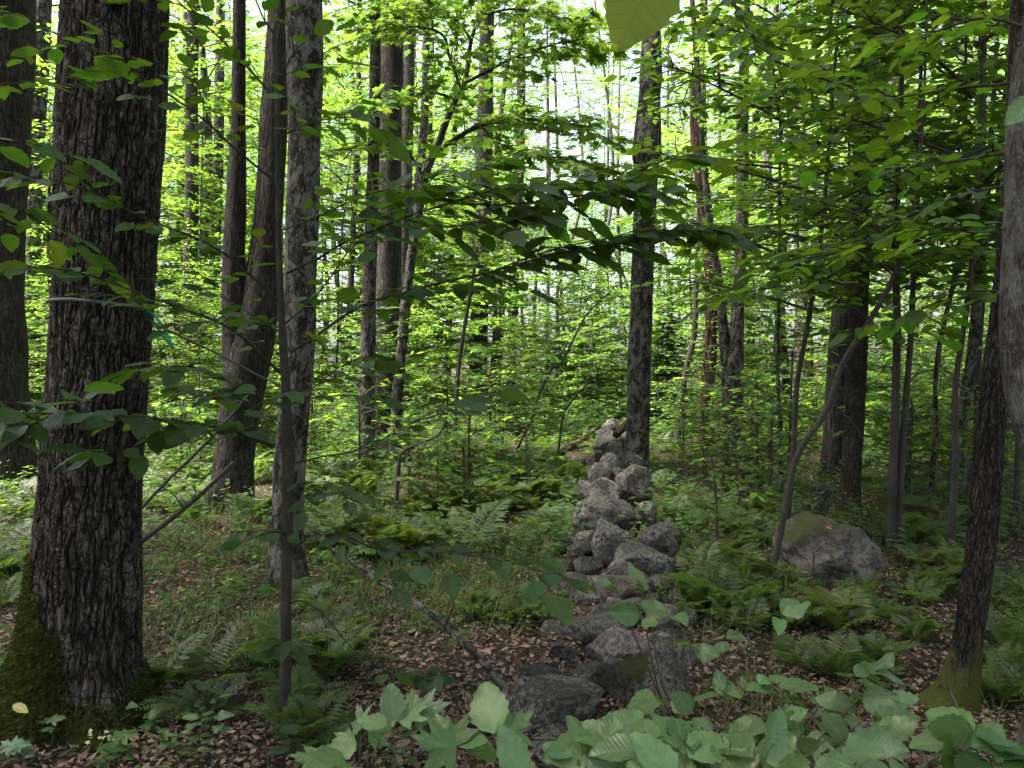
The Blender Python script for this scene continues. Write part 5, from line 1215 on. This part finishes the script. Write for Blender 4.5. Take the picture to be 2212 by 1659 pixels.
# ------------------------------------------------------------------ the woods behind
wr = np.random.default_rng(2024)
def gap(tx): return 1120 < tx < 1500
taken = []
def trunk_var(seed, r, H, bark):
    path = spline(np.array([[0, 0, -.2, r * 1.25], [wr.normal(0, .05), 0, 1.0, r], [wr.normal(0, .012 * H), wr.normal(0, .012 * H), H * .25, r * .92], [wr.normal(0, .02 * H), wr.normal(0, .02 * H), H * .5, r * .8], [wr.normal(0, .02 * H), wr.normal(0, .02 * H), H, r * .15]]), 26)
    v, q, bk = tube(path[:, :3], path[:, 3], 12, lumpy(seed, .06, .25, .15, 0)); return mk("trunk", v, q, {'bk': bk, 'moss': np.full(len(v), -.4)}, mats=[M[bark]])
TV = [trunk_var(500 + k, .10 + .022 * k, 18, 'far_bark' if k % 2 else 'mottled_bark') for k in range(5)]
TP = [trunk_var(520 + k, .07 + .015 * k, 19, 'pale_bark') for k in range(3)]
TT = [trunk_var(540 + k, .014 + .003 * k, 2.9 + .85 * k, 'twig_bark') for k in range(4)]
T6 = [trunk_var(550 + k, .028 + .005 * k, 6.9 + 1.3 * k, 'mottled_bark') for k in range(3)]
TL = [trunk_var(560 + k, .006, .9 + .25 * k, 'twig_bark') for k in range(2)]
def wood_tree(x, y, trunk, pair, s, label, group, cs=1.0, name="tree"):
    t = thing(name, label, "tree", (x, y, tz(x, y)), group); t.rotation_euler = (wr.normal(0, .035), wr.normal(0, .035), 0)
    obj("trunk", trunk, t, mat4=Matrix.Rotation(wr.uniform(0, 6.28), 4, 'Z') @ Matrix.Diagonal((s, s, s, 1)))
    crown_for(t, pair, wr.uniform(0, 6.28), s * cs)
PLACES = [(110, "at the far left edge"), (370, "behind the big maple"), (480, "left of the forked two-stemmed tree"), (620, "behind the forked two-stemmed tree"), (780, "right of the lichen-spotted trunk"), (900, "behind the leaning forked maple"), (1080, "around the broad grey trunk"),
          (1240, "right of the lone straight trunk"), (1360, "straight beyond the stone wall"), (1500, "right of the upright middle trunk"), (1620, "behind the reddish snag"), (1780, "between the snag and the boulder's trunks"), (1920, "behind the boulder's trunks"), (2060, "right of the two thin stems"), (9999, "behind the young dark tree")]
def place(tx, y):
    p = next(t for x, t in PLACES if tx < x)
    return p + (", nearest row" if y < 15 else ", second row" if y < 21 else ", third row" if y < 30 else ", fourth row" if y < 42 else ", farthest row")
n = 0
while n < 46:
    y = wr.uniform(17, 50); tx = wr.uniform(-150, 2360)
    if gap(tx): continue
    x = (tx - CX) / F * y
    if any((x - a) ** 2 + (y - b_) ** 2 < 6 for a, b_ in taken): continue
    taken.append((x, y)); s = wr.uniform(.85, 1.15)
    wood_tree(x, y, TV[int(wr.integers(5))], FARC[int(wr.integers(3))] if y > 32 else SPARSE[int(wr.integers(2))], s, "tall distant trunk " + place(tx, y), "tall distant trees")
    n += 1
n = 0
for tx, y in ((1182, 44), (1212, 36), (1290, 40), (1322, 46), (1350, 34), (1155, 38), (1460, 44), (1490, 38), (1140, 46), (1255, 45), (1370, 42), (1420, 36), (1225, 30), (1300, 32), (1450, 31), (1180, 29)):
    wood_tree((tx - CX) / F * y, y, TP[n % 3], SPARSE[n % 2], 1.0, "slender pale trunk with sparse leaves against the bright sky gap", "pale trees in the sky gap"); n += 1
n = 0
while n < 106:
    y = 11.0 * (26 / 11.0) ** wr.random(); tx = wr.uniform(-120, 2330) if n < 95 else wr.uniform(880, 1560)
    x = (tx - CX) / F * y
    if (y < 15 and 1180 < tx < 1520) or (n >= 95 and y < 18): continue
    if any((x - a) ** 2 + (y - b_) ** 2 < .6 for a, b_ in taken): continue
    taken.append((x, y)); k = int(wr.integers(4)); s = wr.uniform(.8, 1.2) * (.45 + .6 * (y - 11) / 15)
    if gap(tx): s *= .75
    wood_tree(x, y, TT[k], YOUNG[k], s, "leafy young tree " + place(tx, y), "leafy young trees of the understory")
    n += 1
n = 0
while n < 62:
    y = wr.uniform(20, 36); tx = wr.uniform(-150, 2360)
    if gap(tx) or (tx > 1080 and tx < 1120) or (y < 24 and 380 < tx < 1900): continue
    x = (tx - CX) / F * y
    if any((x - a) ** 2 + (y - b_) ** 2 < 1.6 for a, b_ in taken): continue
    taken.append((x, y)); s = wr.uniform(.85, 1.2)
    pair = MAPLES[int(wr.integers(3))] if wr.random() < .5 else TALLY[int(wr.integers(3))]
    wood_tree(x, y, T6[int(wr.integers(3))], pair, s, "half-grown bright-leaved tree " + place(tx, y), "half-grown trees")
    n += 1
n = 0
while n < 150:
    y = wr.uniform(7.5, 20); tx = wr.choice([wr.uniform(330, 760), wr.uniform(640, 1240), wr.uniform(1420, 1780), wr.uniform(1930, 2212)])
    x = (tx - CX) / F * y
    if wall_dist(x, y) < .6 or (tx < 760 and y < 9.5): continue
    k = n % 2; wood_tree(x, y, TL[k], LOWS[k], wr.uniform(.7, 1.15), "waist-high leafy seedling tree " + place(tx, y), "waist-high seedling trees", name="seedling_tree"); n += 1
BEECHR = [build_crown(210 + k, 1.9, 5.2 + .5 * k, 1.7, 26, LEAF_MID, 0.125, M['leaf_right_mass'], M['twig_bark'], 0.12, (.15, .55), 0.085) for k in range(2)]
for tx, y, k, lab in ((1700, 6.7, 0, "young beech with layered dark leaves left of the kinked sapling's crown"), (2060, 6.0, 1, "young beech with layered dark leaves between the two thin stems and the edge"), (2200, 7.4, 0, "young beech whose dark leaves fill the upper right edge"), (1850, 8.4, 1, "young beech with leaves in front of the leaning rough trunk")):
    wood_tree((tx - CX) / F * y, y, TT[3], BEECHR[k], 1.0, lab, None, name="sapling")
for k, (x, y) in enumerate([(-3.4, -3.6), (0.2, -4.6), (3.8, -4.2), (-6.2, -.8), (6.4, -.2), (-7.2, 2.4), (6.6, 3.0), (6, -6)]):  # unseen understory added round the viewer to block low light from behind
    wood_tree(x, y, T6[k % 3], TALLY[k % 3], .95, "unseen half-grown tree added behind and beside the viewer to shade the foreground", "added half-grown shade trees behind the viewer")
# unseen trees added beside and behind the viewer to shade the foreground
for k, (x, y) in enumerate([(-4.5, 1.5), (4.8, 2.2), (-2.2, -2.5), (3.2, -4.0), (-6.5, -3), (7, -2.5), (-9, 4.5), (9.5, 5), (-11, -1), (11.5, -1), (-6.8, 5.2), (-14, 3), (-3.2, 0.6), (-15, -6), (-8, .8)]):
    wood_tree(x, y, TV[k % 5], DENSE[k % 2], 1.0, "unseen tree added behind and beside the viewer to shade the foreground", "added shade trees behind the viewer")
# nearer half-grown beeches and maples on the right and left that close the view
for k, (tx, y, pr, s, lab) in enumerate([(1690, 8.6, TALLY[0], .8, "half-grown beech behind the kinked sapling at the right"), (2010, 7.8, TALLY[1], .75, "half-grown beech behind the two thin stems"), (2150, 9.5, TALLY[2], .8, "half-grown beech far right behind the young dark tree"),
        (1500, 18, MAPLES[0], .95, "half-grown maple above the reddish snag"), (1760, 17, MAPLES[1], .95, "half-grown maple behind the leaning rough trunk"), (430, 19, MAPLES[2], .9, "half-grown maple with bright leaves right of the big trunk"), (330, 22, MAPLES[0], .9, "half-grown maple close beside the big trunk's right edge"), (720, 20, MAPLES[1], .95, "half-grown maple right of the lichen-spotted trunk"),
        (110, 13, TALLY[0], .85, "half-grown beech between the left trunks and the big maple")]):
    wood_tree((tx - CX) / F * y, y, T6[k % 3], pr, s, lab, None)
# far wall of woods
def far_woods():
    acc = Acc(); r = np.random.default_rng(3)
    n = 28000                                   # sprays of leaves on the sloping edge of the far wood
    y = r.uniform(32, 52, n); tx = r.uniform(-350, 2560, n); x = (tx - CX) / F * y
    ing = np.exp(-(((tx - 1265) / 175) ** 4))
    top = (21 + 4 * noise(np.stack([x * .3, y * .1], -1), 71, 3)) * (1 - ing) + ing * (9.6 + 2.2 * noise(np.stack([x * .5, y * .1], -1), 73, 3))
    edge = np.clip((y - 31) * 1.15, .6, None); top = np.minimum(top, edge); z = np.clip(top - r.exponential(2.2, n), .15, None)
    keep = noise(np.stack([x * .35, y * .35, z * .45], -1), 75, 3) > -.25; x, y, z = x[keep], y[keep], z[keep]
    for k in range(9):
        m = len(x); az = r.uniform(0, 6.28, m); rr = .75 * np.sqrt(r.random(m))
        scatter(acc, LEAF_FAR, np.stack([x + rr * np.cos(az), y + rr * np.sin(az), z + r.normal(0, .10, m)], -1), np.stack([np.cos(az), np.sin(az), r.normal(-.1, .2, m)], -1), np.stack([r.normal(0, .3, m), r.normal(0, .3, m), np.ones(m)], -1), r.uniform(.15, .30, m))
    o = obj("far_woods", acc.mesh("far_woods", [M['leaf_far']])); o["kind"] = "stuff"; tag(o, "far green mass of woods closing the view", "woods")
far_woods()

# ------------------------------------------------------------------ alike plants are told apart by their order from the left
ORD = "first second third fourth fifth sixth seventh eighth ninth tenth eleventh twelfth thirteenth fourteenth fifteenth sixteenth".split()
byl = {}
for o in COL.objects:
    if o.parent is None and "group" in o and "behind the viewer" not in o["group"] and not o["group"].startswith("dead leaves"):
        byl.setdefault(o["label"], []).append(o)
for lab, os_ in byl.items():
    if 1 < len(os_) <= 32 and len(lab.split()) <= 13:
        os_.sort(key=lambda o: o.location.x / max(o.location.y, .1)); n = len(os_)
        for k, o in enumerate(os_):
            if k < (n + 1) // 2: o["label"] = lab + (", leftmost" if k == 0 else ", %s from left" % ORD[k])
            else: o["label"] = lab + (", rightmost" if k == n - 1 else ", %s from right" % ORD[n - 1 - k])
